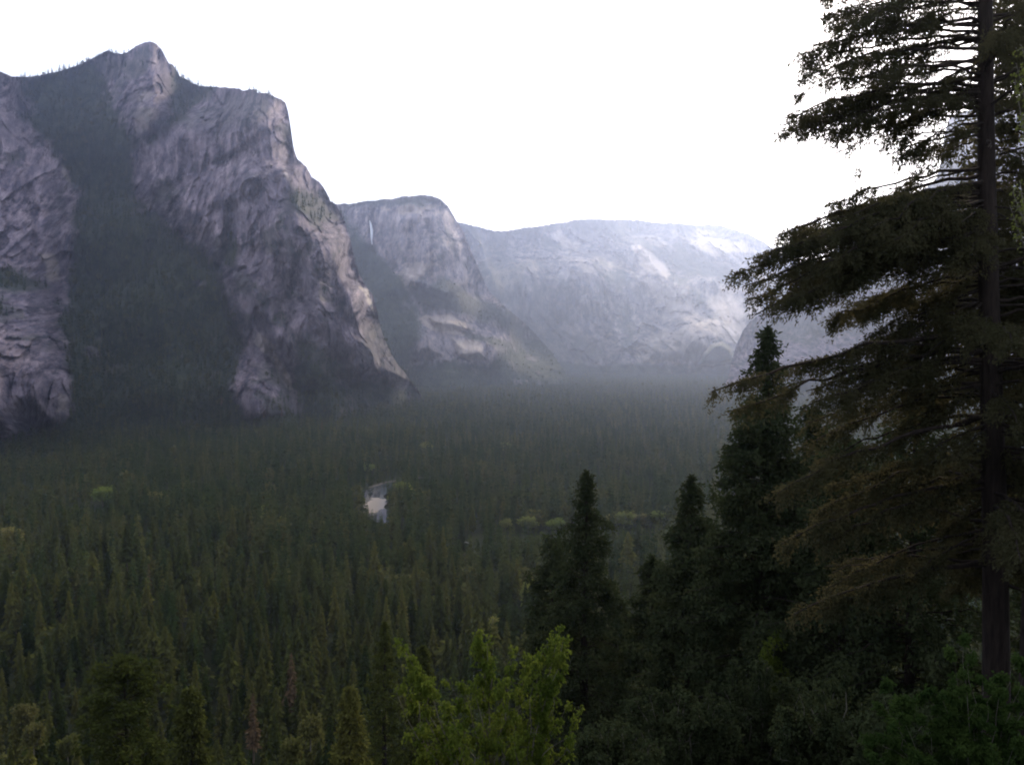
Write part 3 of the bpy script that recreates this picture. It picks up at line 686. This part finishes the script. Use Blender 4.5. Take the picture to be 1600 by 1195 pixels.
# ------------------------------------------------------------------ other valley trees that stand out
def simple_tree(name, px, top, d, H, cme, tme, label, cat, group=None, fat=1.0, zbase=None):
    tip = at(px, top, d); r = thing(name, (tip[0], tip[1], tip[2] - H), label, cat, group)
    link('crown', cme, r); link('trunk', tme, r); r.scale = (H * fat, H * fat, H); r.rotation_euler = (0, 0, px * .7 % 6.28); return r
rnd_me = [mesh_np('crown', v, quads(len(v)), M_leaf_pale) for v in rnd_v]
rnd_me2 = [mesh_np('crown', v, quads(len(v)), M_leaf_low) for v in rnd_v]
rtr = trunk_mesh('trunk', 1.0, .02, M_bark_grey)
def on_floor(px, top, H):
    """distance at which a tree of height H on the valley floor has its top at this pixel row"""
    r = ray(np.float64(px), np.float64(top)); return (FLOOR + H) / r[2]
BL = [(632, 752, 22, 1.3, 'bright green broadleaf tree on the right bank of the river bend'), (650, 762, 18, 1.2, 'rounded green broadleaf tree just right of the one at the river bend'), (612, 772, 14, 1.0, 'small dull green tree against the bright river water'),
      (665, 690, 22, 1.5, 'pale green tree standing above and right of the river'), (790, 690, 20, 1.3, 'dull yellow green tree in the mid valley forest'), (575, 722, 16, 1.6, 'grey green rounded tree on the far side of the river'),
      (415, 790, 20, 1.0, 'upper bright green tree of the pair left of the river'), (440, 805, 16, .9, 'lower green tree of the pair left of the river'), (525, 800, 13, 1.2, 'low yellow green tree at the near left end of the river'),
      (15, 822, 22, 1.4, 'light green broadleaf tree cut by the left frame edge'), (160, 760, 22, 1.7, 'broad olive tree, left one of the pair above the dark clearing'), (245, 765, 20, 1.5, 'broad olive tree, right one of the pair above the dark clearing'),
      (790, 810, 12, 1.5, 'tan yellow tree at the left end of the pale row'), (825, 806, 15, 1.7, 'ochre tree in the pale row left of the spire conifer'), (868, 809, 13, 1.9, 'ochre tree touching the left side of the spire conifer'),
      (952, 804, 13, 1.7, 'yellow green tree touching the right side of the spire conifer'), (975, 798, 17, 1.8, 'brightest yellow green tree in the row right of the spire conifer'), (1000, 800, 14, 2.1, 'yellow green tree next to last in the row right of the spire conifer'), (1028, 797, 17, 1.6, 'dull green tree at the right end of the row beside the tall conifers'),
      (832, 905, 24, 1.1, 'brownish broadleaf tree left of the spire conifer'), (770, 965, 17, 1.4, 'yellow green tree rising behind the maple top'), (642, 945, 15, 1.0, 'small pale green tree in the forest left of the maple'),
      (128, 860, 18, 1.0, 'small greyish green tree in the left forest')]
for k, (px, top, H, fat, lab) in enumerate(BL):
    simple_tree('broadleaf_tree', px, top, on_floor(px, top, H) - 4, H, rnd_me[k % 3], rtr, lab, 'tree', 'pale broadleaf trees scattered in the valley forest', fat)
for k, (px, top, H, d, lab) in enumerate([(40, 1098, 16, 300, 'light green broadleaf tree low in the left corner, highest of three'), (52, 1128, 14, 270, 'light green broadleaf tree in the bottom left corner'), (105, 1145, 12, 262, 'light green broadleaf tree right of the two in the left corner'),
                                          (485, 1118, 12, 210, 'green leafy tree at the bottom edge left of the maple'), (455, 1150, 11, 200, 'small green leafy tree at the bottom edge beside the dead tree')]):
    simple_tree('broadleaf_tree', px, top, d, H * .7, rnd_me2[k % 3], rtr, lab, 'tree', 'pale broadleaf trees scattered in the valley forest', 1.0)
DD = [(395, 1082, 26, 330, 'orange brown dying conifer low in the left forest'), (455, 1020, 38, 400, 'rusty olive conifer beside the orange brown one'), (315, 617, 26, 2050, 'reddish dead conifer at the foot of the left gully, left one'), (346, 617, 26, 2030, 'reddish dead conifer in the gully foot, right of the first'),
      (400, 632, 27, 1960, 'reddish dead conifer in front of the small rock rib'), (412, 638, 25, 1930, 'second reddish dead conifer before the small rock rib'), (440, 636, 25, 1960, 'reddish dead conifer at the right foot of the small rock rib'), (503, 655, 24, 1800, 'tan dead conifer right of the small rock rib'), (232, 880, 28, 640, 'brown tinged conifer in the left forest'), (160, 958, 32, 520, 'brownish conifer in the lower left forest')]
for k, (px, top, H, d, lab) in enumerate(DD):
    simple_tree('dead_conifer', px, top, d, H, dead_me[k % 2], trunk_me[0], lab, 'dead conifer', 'dead and dying conifers', 1.2)

# ------------------------------------------------------------------ detailed conifers near the viewpoint
def branch_path(p0, p1, sag, n=12, up=.25):
    t = np.linspace(0, 1, n)[:, None]; p = p0 + (p1 - p0) * t
    L = np.linalg.norm(p1 - p0)
    p[:, 2] += (np.sin(t[:, 0] * math.pi) * sag * L)
    return p
def foliage_on(path, rg, esz, twl, start=.28, tw_sp=.16, el_sp=.06, droop=.35, side_bias=1.0, fill=1.0, wr=.34, thick=.06):
    """needle sprays: side twigs in a flat drooping herringbone, each lined with small kites"""
    seg = np.linalg.norm(np.diff(path, axis=0), axis=1); L = seg.sum(); cum = np.concatenate([[0], np.cumsum(seg)]) / L
    nt_ = max(3, int(L * (1 - start) / tw_sp)) * 2
    tt = start + (1 - start) * rg.random(nt_) ** .85
    keep_ = fbm(np.stack([tt * L / 1.1, np.full(nt_, rg.random() * 99), np.zeros(nt_)], -1), 2, 3) > -.32 * fill
    tt = tt[keep_]; nt_ = len(tt)
    if nt_ == 0: return np.zeros((0, 3))
    O = np.stack([np.interp(tt, cum, path[:, k]) for k in range(3)], 1)
    tg = unit(np.stack([np.interp(tt, cum, np.gradient(path[:, k])) for k in range(3)], 1))
    sd_ = unit(np.cross(tg, np.array([0, 0, 1.]))) * np.where(rg.random(nt_) < .5, 1, -1)[:, None]
    ln = (twl * (1.28 - tt) ** .5 * np.clip((tt - start * .6) * 4, .25, 1) * rg.uniform(.45, 1.15, nt_))
    dr_ = droop * rg.uniform(-.4, 2.6, nt_)
    dv = unit(tg * .75 + sd_ * side_bias + np.stack([0 * tt, 0 * tt, -dr_], 1) + rg.normal(size=(nt_, 3)) * .18)
    ne = np.maximum(4, (ln / el_sp).astype(int)); idx = np.repeat(np.arange(nt_), ne)
    s = rg.random(len(idx)); Oe = O[idx] + dv[idx] * (s * ln[idx])[:, None] + rg.normal(size=(len(idx), 3)) * thick
    Oe[:, 2] -= (s ** 2) * ln[idx] * .25
    de = unit(dv[idx] * .8 + rg.normal(size=(len(idx), 3)) * .62)
    return kites(Oe, de, esz * rg.uniform(.6, 1.3, len(idx)), esz * wr * rg.uniform(.7, 1.3, len(idx)), rg, .1)
def near_conifer(name, tip_px, d, H, label, rad, low, whorl=.55, per=5, esz=.16, twl=1.1, tw_sp=.18, el_sp=.07, seed=1, mat=M_needle_near, r0=None, shape=.8, hero=(), start=.28, jitter=.3, group=None, lean=0, tipx2=None, barr=None, skip=None, droop=.35, fill=1.0, wr=.42, thick=.08, limb_r=1.0, dup=0, airy=False):
    rg = np.random.default_rng(seed)
    tip = at(tip_px[0], tip_px[1], d); base = np.array([tip[0] + lean, tip[1], tip[2] - H])
    r = thing(name, tuple(base), label, 'conifer', group)
    t = np.linspace(-.03, 1, 24); r0 = r0 or H * .014
    path = np.stack([-lean * t + .08 * np.sin(t * 9), .08 * np.cos(t * 7), t * H], 1)
    V, F_ = tube(path, r0 * (1 - t * .96) ** .75, 10)
    link('trunk', mesh_np('trunk', V, F_, M_bark, True), r)
    tr = lambda z: np.array([np.interp(z / H, t, path[:, 0]), np.interp(z / H, t, path[:, 1]), z])
    wood = Acc(); fol = []
    def limb(z0, end, sag, st_=start, ln_=1.0):
        fl_ = .36 if (airy and base[2] + end[2] > 4.0) else fill
        if airy and base[2] + end[2] > 4.0: ln_ = ln_ * .8
        p0 = tr(z0); pth = branch_path(p0, end, sag); L = np.linalg.norm(end - p0)
        pth[1:-1] += rg.normal(size=(10, 3)) * .009 * L
        tt = np.linspace(0, 1, 12)
        V, F_ = tube(pth, (.009 * L + .014) * limb_r * (1 - tt * .75), 5); wood.add(V, F_)
        f = foliage_on(pth, rg, esz, min(twl * ln_, .42 * L + .12), st_, tw_sp, el_sp, droop, fill=fl_, wr=wr, thick=thick)
        if len(f): fol.append(f)
    z = low * H; k = 0
    while z < H * .985:
        h = z / H; R = rad * ((1 - h) / (1 - low)) ** shape
        R = max(R, .25)
        for j in range(per):
            az = rg.random() * 2 * math.pi; zz = z + rg.normal() * whorl * .35
            if zz > H * .99: continue
            rr = R * (1 + rg.normal() * jitter * .6); rr = max(rr, .2)
            if skip and skip(az, zz, rr): continue
            if airy and base[2] + zz > 3 and rg.random() < .68: continue
            sl = -.42 + .85 * h + rg.normal() * .08
            limb(zz, tr(zz) + np.array([math.cos(az) * rr, math.sin(az) * rr, sl * rr]), .07)
        z += whorl * (1 - .45 * h)
    for (y0, hx, hy, dd) in hero:
        # limbs traced from the photograph: leave the trunk at row y0, end at (hx, hy)
        e = at(hx, hy, d + dd) - base
        zz = at(tip_px[0], y0, d)[2] - base[2]
        if zz < .5 or zz > H * .98: continue
        limb(zz, e, .05, start * .95, 1.15)
        for q in range(dup if (not airy or y0 > 270) else 1):
            o = rg.normal(size=3) * np.array([.18, 1.3, .28]); fr = rg.uniform(.6, .92)
            e2 = tr(zz) + (e - tr(zz)) * fr + o
            limb(min(H * .98, max(.3, zz + rg.normal() * .25)), e2, .05, start * rg.uniform(.6, 1.2), 1.1)
    # leader
    pth = np.array([tr(H * .9), tr(H * .95), tr(H * .995)]); pth = np.linspace(pth[0], pth[2], 12)
    fol.append(foliage_on(pth, rg, esz, .3, 0, .05, el_sp, 0, 1.0))
    link('branches', wood.mesh('branches', M_bark, True), r)
    V = np.concatenate(fol); link('crown', mesh_np('crown', V, quads(len(V)), mat), r)
    print(name, 'kites', len(V) // 4, round(time.time() - T0, 1))
    return r

# the big fir on the right, 28 m away
heroL = [(-60, 1300, 10, 1), (-30, 1330, 40, -1), (10, 1290, 25, .5), (35, 1250, 85, 0), (75, 1262, 118, -1), (60, 1340, 100, 1), (110, 1300, 150, 1), (135, 1212, 185, 0), (150, 1225, 205, .8), (128, 1235, 182, -.5), (140, 1222, 196, .4), (145, 1250, 212, -.3), (120, 1262, 190, .7), (150, 1280, 222, 0), (60, 1256, 100, .4), (40, 1270, 72, -.4), (0, 1300, 45, 0), (-25, 1310, 20, .5), (-45, 1350, 30, .8), (-10, 1420, 45, -.8), (45, 1400, 110, .9), (95, 1420, 165, -1), (125, 1400, 205, 1), (170, 1420, 240, .3), (215, 1440, 265, -.8), (-90, 1290, -10, .2), (100, 1245, 150, -.5), (160, 1330, 190, -1), (205, 1345, 262, 0), (180, 1300, 222, .4),
         (262, 1278, 328, 0), (292, 1215, 368, .6), (300, 1290, 350, -.6), (335, 1200, 395, -.3), (320, 1182, 402, .3), (345, 1215, 430, -.5), (360, 1162, 447, .4), (380, 1180, 492, -.2), (310, 1240, 372, .8), (360, 1250, 455, 1), (330, 1290, 410, -1), (350, 1148, 428, 0), (372, 1165, 470, .8), (400, 1215, 470, -.8), (420, 1300, 505, .4), (450, 1360, 540, 1), 
         (525, 1112, 612, 0), (545, 1150, 640, .6), (560, 1250, 640, -1), (600, 1270, 690, .4), (650, 1215, 770, -.6), (700, 1280, 800, .6), (750, 1220, 850, 0), (820, 1290, 920, .8), (880, 1240, 960, -.8),
         (330, 1420, 372, .5), (385, 1400, 432, -.6), (430, 1430, 478, 1.2), (470, 1400, 530, .3), (500, 1440, 560, -1), (520, 1380, 580, 1), (570, 1420, 625, .2), (610, 1400, 670, 1), (660, 1440, 715, -.8), (730, 1400, 800, .4), (790, 1440, 850, 1), (20, 1600, 60, 0), (60, 1620, 90, 1), (140, 1610, 170, -1), (230, 1620, 250, 0), (330, 1640, 380, 0), (430, 1650, 470, 1), (560, 1640, 640, 0), (690, 1640, 760, -1)]
near_conifer('conifer_tree', (1532, -640), 28.0, 39.0, 'tallest dark conifer filling the right side, bare trunk against the white sky', 5.6, .22, whorl=.5, per=4, esz=.13, twl=1.0, tw_sp=.10, el_sp=.02, wr=.34, thick=.06, dup=2, airy=True,
             seed=11, r0=.46, shape=.62, hero=heroL, start=.3, lean=1.3, group='tall conifers on the near slope', droop=.5,
             skip=lambda az, z, r: (math.cos(az) < -.55 and r > 2.2))
# conifer standing behind it, and its neighbours
near_conifer('conifer_tree', (1199, 508), 55, 42, 'pointed dark conifer just left of the tallest one, tip at the horizon', 6.8, .2, whorl=0.5, per=7, esz=0.34, twl=1.15, tw_sp=0.2, el_sp=0.07, seed=21, jitter=.55, thick=.15, mat=M_needle_dark, shape=0.9, group='tall conifers on the near slope')
near_conifer('conifer_tree', (1080, 742), 62, 36, 'dark conifer forming the left shoulder of the big right clump', 5.2, .18, whorl=0.55, per=7, esz=0.36, twl=1.15, tw_sp=0.2, el_sp=0.08, seed=22, jitter=.55, thick=.15, mat=M_needle_dark, shape=0.78, group='tall conifers on the near slope')
near_conifer('conifer_tree', (1322, 680), 48, 30, 'dark conifer behind the lower limbs of the tallest one, left of its trunk', 5.0, .15, whorl=0.6, per=7, esz=0.34, twl=1.1, tw_sp=0.22, el_sp=0.08, seed=23, jitter=.55, thick=.15, mat=M_needle_dark, shape=.6, group='tall conifers on the near slope')
near_conifer('conifer_tree', (1268, 632), 58, 34, 'dark conifer filling the gap right of the pointed one', 4.6, .15, whorl=.6, per=6, esz=.34, twl=1.1, tw_sp=.22, el_sp=.08, seed=36, jitter=.55, thick=.15, mat=M_needle_dark, shape=.6, group='tall conifers on the near slope')
near_conifer('conifer_tree', (1430, 610), 44, 30, 'dark conifer close against the left side of the big bare trunk', 4.6, .15, whorl=0.6, per=7, esz=0.32, twl=1.1, tw_sp=0.22, el_sp=0.08, seed=24, jitter=.55, thick=.15, mat=M_needle_dark, shape=.6, group='tall conifers on the near slope')
near_conifer('conifer_tree', (1625, 700), 45, 30, 'dark conifer at the right frame edge behind the big trunk', 4.4, .15, whorl=0.6, per=5, esz=0.32, twl=1.1, tw_sp=0.24, el_sp=0.09, seed=25, jitter=.55, thick=.15, mat=M_needle_dark, shape=.6, group='tall conifers on the near slope')
near_conifer('conifer_tree', (1640, -260), 33, 38, 'conifer at the right frame edge with dense dark crown beside the tallest one', 3.6, .3, whorl=0.5, per=7, esz=0.24, twl=1.1, tw_sp=0.18, el_sp=0.06, seed=29, thick=.15, mat=M_needle_near, shape=.5, group='tall conifers on the near slope')
near_conifer('conifer_tree', (915, 733), 70, 34, 'slender spire conifer standing alone above the valley forest at centre', 4.0, .2, whorl=0.6, per=7, esz=0.34, twl=0.95, tw_sp=0.2, el_sp=0.07, seed=26, jitter=.6, thick=.15, mat=M_needle_dark, shape=0.78, group='tall conifers on the near slope', fill=.9,
             hero=[(900, 868, 925, 0), (930, 960, 950, .4), (980, 880, 1000, .2), (1000, 955, 1020, -.3), (880, 950, 905, -.4), (800, 958, 822, 0), (805, 872, 830, 0), (850, 960, 862, 0), (840, 868, 850, .5)])
near_conifer('conifer_tree', (862, 835), 92, 34, 'blunt dark conifer close behind the left side of the spire', 4.6, .2, whorl=0.7, per=6, esz=0.5, twl=1.1, tw_sp=0.25, el_sp=0.11, seed=27, jitter=.55, thick=.15, mat=M_needle_dark, shape=.6, group='tall conifers on the near slope')
near_conifer('conifer_tree', (962, 925), 80, 30, 'low dark conifer right of the spire', 4.0, .2, whorl=0.7, per=6, esz=0.5, twl=1, tw_sp=0.25, el_sp=0.11, seed=28, jitter=.55, thick=.15, mat=M_needle_dark, shape=.6, group='tall conifers on the near slope')
near_conifer('conifer_tree', (1018, 868), 72, 34, 'dark conifer between the spire and the big right clump', 4.2, .2, whorl=0.7, per=6, esz=0.46, twl=1, tw_sp=0.25, el_sp=0.1, seed=30, jitter=.55, thick=.15, mat=M_needle_dark, shape=.6, group='tall conifers on the near slope')
near_conifer('conifer_tree', (600, 972), 150, 40, 'dark conifer with a visible trunk just left of the yellow green maple', 4.2, .25, whorl=0.95, per=6, esz=0.6, twl=.9, tw_sp=0.4, el_sp=0.2, seed=31, jitter=.55, thick=.15, mat=M_needle_mid, shape=.8, fill=1.6, group='conifers on the lower slope')
near_conifer('conifer_tree', (190, 1030), 120, 32, 'leaning pine with a dark curved trunk at the bottom left', 5.0, .35, whorl=0.9, per=6, esz=0.7, twl=1.6, tw_sp=0.35, el_sp=0.18, seed=32, thick=.15, mat=M_needle_mid, shape=.35, jitter=.7, lean=1.6, group='conifers on the lower slope', droop=.1)
near_conifer('conifer_tree', (297, 1075), 150, 34, 'dark conifer right of the leaning pine at the bottom', 4.0, .3, whorl=0.8, per=8, esz=0.8, twl=1.4, tw_sp=0.35, el_sp=0.2, seed=33, thick=.15, mat=M_needle_mid, shape=.5, group='conifers on the lower slope')
near_conifer('conifer_tree', (545, 1075), 130, 30, 'short dark conifer at the bottom between leafy tree and maple', 3.6, .25, whorl=0.8, per=8, esz=0.7, twl=1.3, tw_sp=0.35, el_sp=0.2, seed=34, thick=.15, mat=M_needle_mid, shape=.6, group='conifers on the lower slope')
near_conifer('conifer_tree', (660, 1010), 160, 34, 'greyish dark conifer rising behind the left side of the maple', 3.8, .2, whorl=0.8, per=7, esz=0.8, twl=1.4, tw_sp=0.35, el_sp=0.2, seed=35, thick=.15, mat=M_needle_mid, shape=.6, group='conifers on the lower slope')

# ------------------------------------------------------------------ broadleaf trees and bushes near the viewpoint
def leafy(name, base_px, d, tips, label, cat, mat, leaf, n_leaf, stem_r, seed, fillbox=None, nfill=0, trunk_mat=M_bark_grey, part='trunk', droop=.5, group=None, start=.45, spread=.25, zbase=None, lw=.5):
    rg = np.random.default_rng(seed); b = at(base_px[0], base_px[1], d)
    if zbase is not None: b[2] = zbase
    r = thing(name, tuple(b), label, cat, group)
    T = [at(px, py, d + dd) - b for (px, py, dd) in tips]
    nh = len(T)
    if fillbox:
        x0, x1, y0, y1, dd = fillbox
        for k in range(nfill):
            a = rg.random() * 2 * math.pi; q = math.sqrt(rg.random())
            px = (x0 + x1) / 2 + math.cos(a) * q * (x1 - x0) / 2; py = (y0 + y1) / 2 + math.sin(a) * q * (y1 - y0) / 2
            T.append(at(px, py, d + rg.uniform(-dd, dd)) - b)
    T = np.array(T); Hh = T[:, 2].max()
    trunk_top = np.array([T[:, 0].mean() * .6, 0, Hh * .55]); wood = Acc()
    tp = np.linspace(np.array([0, 0, -.4]), trunk_top, 8); tp[:, 0] += np.sin(np.linspace(0, 3, 8)) * .06 * Hh * .3
    V, F_ = tube(tp, stem_r * np.linspace(1, .5, 8), 8); wood.add(V, F_)
    Os = []; Ds = []
    for k, e in enumerate(T):
        f = rg.uniform(.35, 1.0); p0 = np.array([np.interp(f * 7, range(8), tp[:, j]) for j in range(3)])
        if p0[2] > e[2]: p0 = tp[2]
        tt = np.linspace(0, 1, 10)[:, None]; L = np.linalg.norm(e - p0)
        pth = p0 + (e - p0) * tt + np.sin(tt * math.pi) * np.array([0, 0, .1 * L]) * rg.uniform(-.6, 1) ; pth[1:-1] += rg.normal(size=(8, 3)) * .015 * L
        V, F_ = tube(pth, stem_r * .3 * (1 - tt[:, 0] * .88), 5); wood.add(V, F_)
        m_ = max(6, int(n_leaf * L)) if k >= nh else max(10, int(n_leaf * L * 1.3))
        s = start + (1 - start) * rg.random(m_) ** .7
        # leaves gather round side twig ends
        ntw = max(3, int(L * 4)); ts = np.sort(start + (1 - start) * rg.random(ntw)); ts[-1] = 1.0
        tw = rg.normal(size=(ntw, 3)) * spread * np.minimum(L * .5, 1.6) * np.clip(1.25 - ts, .15, 1)[:, None]
        w = rg.integers(0, ntw, m_); q = rg.random(m_) ** .6
        base_ = np.stack([np.interp(ts[w], tt[:, 0], pth[:, j]) for j in range(3)], 1)
        Os.append(base_ + tw[w] * q[:, None] + rg.normal(size=(m_, 3)) * leaf * .55)
        Ds.append(unit(tw[w]) * .4 + rg.normal(size=(m_, 3)) * .55 + np.array([0, 0, -droop]))
        for i_ in range(ntw):
            a = np.array([np.interp(ts[i_], tt[:, 0], pth[:, j]) for j in range(3)])
            V, F_ = tube(np.linspace(a, a + tw[i_], 3), stem_r * .06 * np.array([1, .7, .4]), 3); wood.add(V, F_)
    O = np.concatenate(Os); D_ = np.concatenate(Ds); n = len(O)
    V = []
    # each leaf: three lobes fanned out of one point
    S_ = unit(np.cross(unit(D_), rg.normal(size=(n, 3))))
    for a, l in ((0, 1.0), (.75, .72), (-.75, .72)):
        V.append(kites(O, unit(D_) + S_ * a, leaf * l * rg.uniform(.7, 1.25, n), leaf * l * lw * rg.uniform(.7, 1.1, n), rg, .15))
    V = np.concatenate(V)
    link(part, wood.mesh(part, trunk_mat, True), r); link('crown', mesh_np('crown', V, quads(len(V)), mat), r)
    print(name, len(V) // 4); return r

leafy('maple_tree', (765, 1560), 18, [(624, 1003, 0), (633, 1022, .3), (648, 1040, -.3), (700, 1062, .4), (744, 992, 0), (752, 1008, .3), (762, 1003, -.2), (875, 978, 0), (868, 995, .4), (880, 1000, -.3), (800, 1015, 0), (824, 1022, .4), (850, 1012, .2), (838, 1040, -.4),
       (618, 1078, 0), (632, 1070, .4), (655, 1062, -.3), (675, 1085, .5), (720, 1070, .5), (742, 1070, -.6), (880, 1048, 0), (872, 1065, .4), (908, 1105, 0), (885, 1102, .5), (890, 1150, -.3), (655, 1178, 0), (668, 1150, .4), (700, 1100, -.8), (790, 1060, -.7), (805, 1085, .8)],
      'yellow green maple with drooping spring leaves, bottom centre', 'maple tree', M_leaf_maple, .085, 70, .09, 51, (665, 885, 1090, 1420, 1.6), 42, droop=.9, spread=.16, start=.5)
leafy('maple_tree', (1203, 1240), 48, [(1200, 1000, 0), (1212, 985, .5), (1198, 1030, 0), (1215, 1040, 0), (1205, 1060, .5), (1195, 1050, -.5)], 'small olive yellow maple glimpsed between dark trunks, right of centre', 'maple tree', M_leaf_maple, .2, 30, .1, 52, (1180, 1230, 990, 1150, 1.0), 20, droop=.7)
bz = lambda d, x=0: float(ground_z(np.array(x), np.array(float(d))))
leafy('leafy_bush', (1505, 1500), 8.5, [(1505, 1008, 0), (1490, 1030, .2), (1512, 1040, -.2), (1590, 1030, 0), (1600, 1050, .2), (1570, 1060, .3), (1378, 1080, 0), (1390, 1098, .2), (1430, 1090, 0), (1455, 1075, .2), (1468, 1080, -.1), (1350, 1170, 0), (1365, 1155, .2), (1410, 1120, -.2), (1535, 1062, .2), (1550, 1085, -.3), (1480, 1110, .3), (1620, 1040, 0), (1640, 1080, .3)],
      'bright green leafy bush in the bottom right corner', 'bush', M_leaf_bush, .036, 600, .022, 53, (1370, 1680, 1090, 1420, .6), 55, part='stems', droop=.15, spread=.34, lw=.55)
for k, (px, top, d, rpx, lab) in enumerate([(1060, 1068, 30, 120, 'dark round oak at the bottom between maple and right edge, its pale grey green crown'), (1180, 1030, 34, 110, 'dark oak behind the round one, below the pointed conifer'), (1310, 1050, 27, 100, 'dark oak left of the bright green bush'), (960, 1130, 26, 70, 'low dark oak touching the right side of the maple'), (1420, 1090, 20, 110, 'dark oak behind the bright green bush')]):
    tips = [(px + rpx * math.cos(a) * rr, top + rpx * .9 - rpx * .9 * math.sin(a) * rr, dd) for a, rr, dd in [(random.Random(k * 50 + i).uniform(-.2, 3.34), random.Random(k * 70 + i).uniform(.75, 1.02), random.Random(i).uniform(-1.5, 1.5)) for i in range(26)]]
    leafy('oak_tree', (px, 1400), d, tips, lab, 'oak tree', M_leaf_oak, .13, 95, .16, 60 + k, (px - rpx, px + rpx, top + 20, top + 330, 1.8), 70, droop=.1, spread=.3, group='dark oaks on the near slope')
# twigs of a broadleaf tree that stands just outside the right edge
leafy('broadleaf_tree', (1760, 1500), 11, [(1588, 100, 0), (1596, 72, .2), (1586, 128, .2), (1600, 150, 0), (1582, 300, 0), (1594, 285, .3), (1578, 322, .1), (1604, 330, 0), (1800, 60, .5), (1780, 250, 0)],
      'light green leafy twigs reaching in at the upper right frame edge', 'tree', M_leaf_pale, .045, 9, .12, 70, (1760, 1900, -100, 500, 1.0), 4, droop=.3, spread=.08, start=.88, zbase=bz(11, 7))

# ------------------------------------------------------------------ haze
bm_v = np.array([(x_, y_, z_) for x_ in (-9200, 9200) for y_ in (-400, 12200) for z_ in (FLOOR - 60, 1750)], float)
hz_f = np.array([(0, 1, 3, 2), (4, 6, 7, 5), (0, 4, 5, 1), (2, 3, 7, 6), (0, 2, 6, 4), (1, 5, 7, 3)])
hm, hnt = new_mat('valley_haze'); g = N(hnt)
pv = g.n('ShaderNodeVolumePrincipled'); pv.inputs['Color'].default_value = (.54, .65, .98, 1); pv.inputs['Density'].default_value = 5.0e-5
pv.inputs['Anisotropy'].default_value = .8
o_ = g.n('ShaderNodeOutputMaterial'); g.l(pv.outputs[0], o_.inputs['Volume'])
link('haze', mesh_np('haze', bm_v, hz_f, hm), kind='stuff', label='pale blue haze filling the valley air', category='haze')
print('done', round(time.time() - T0, 1))
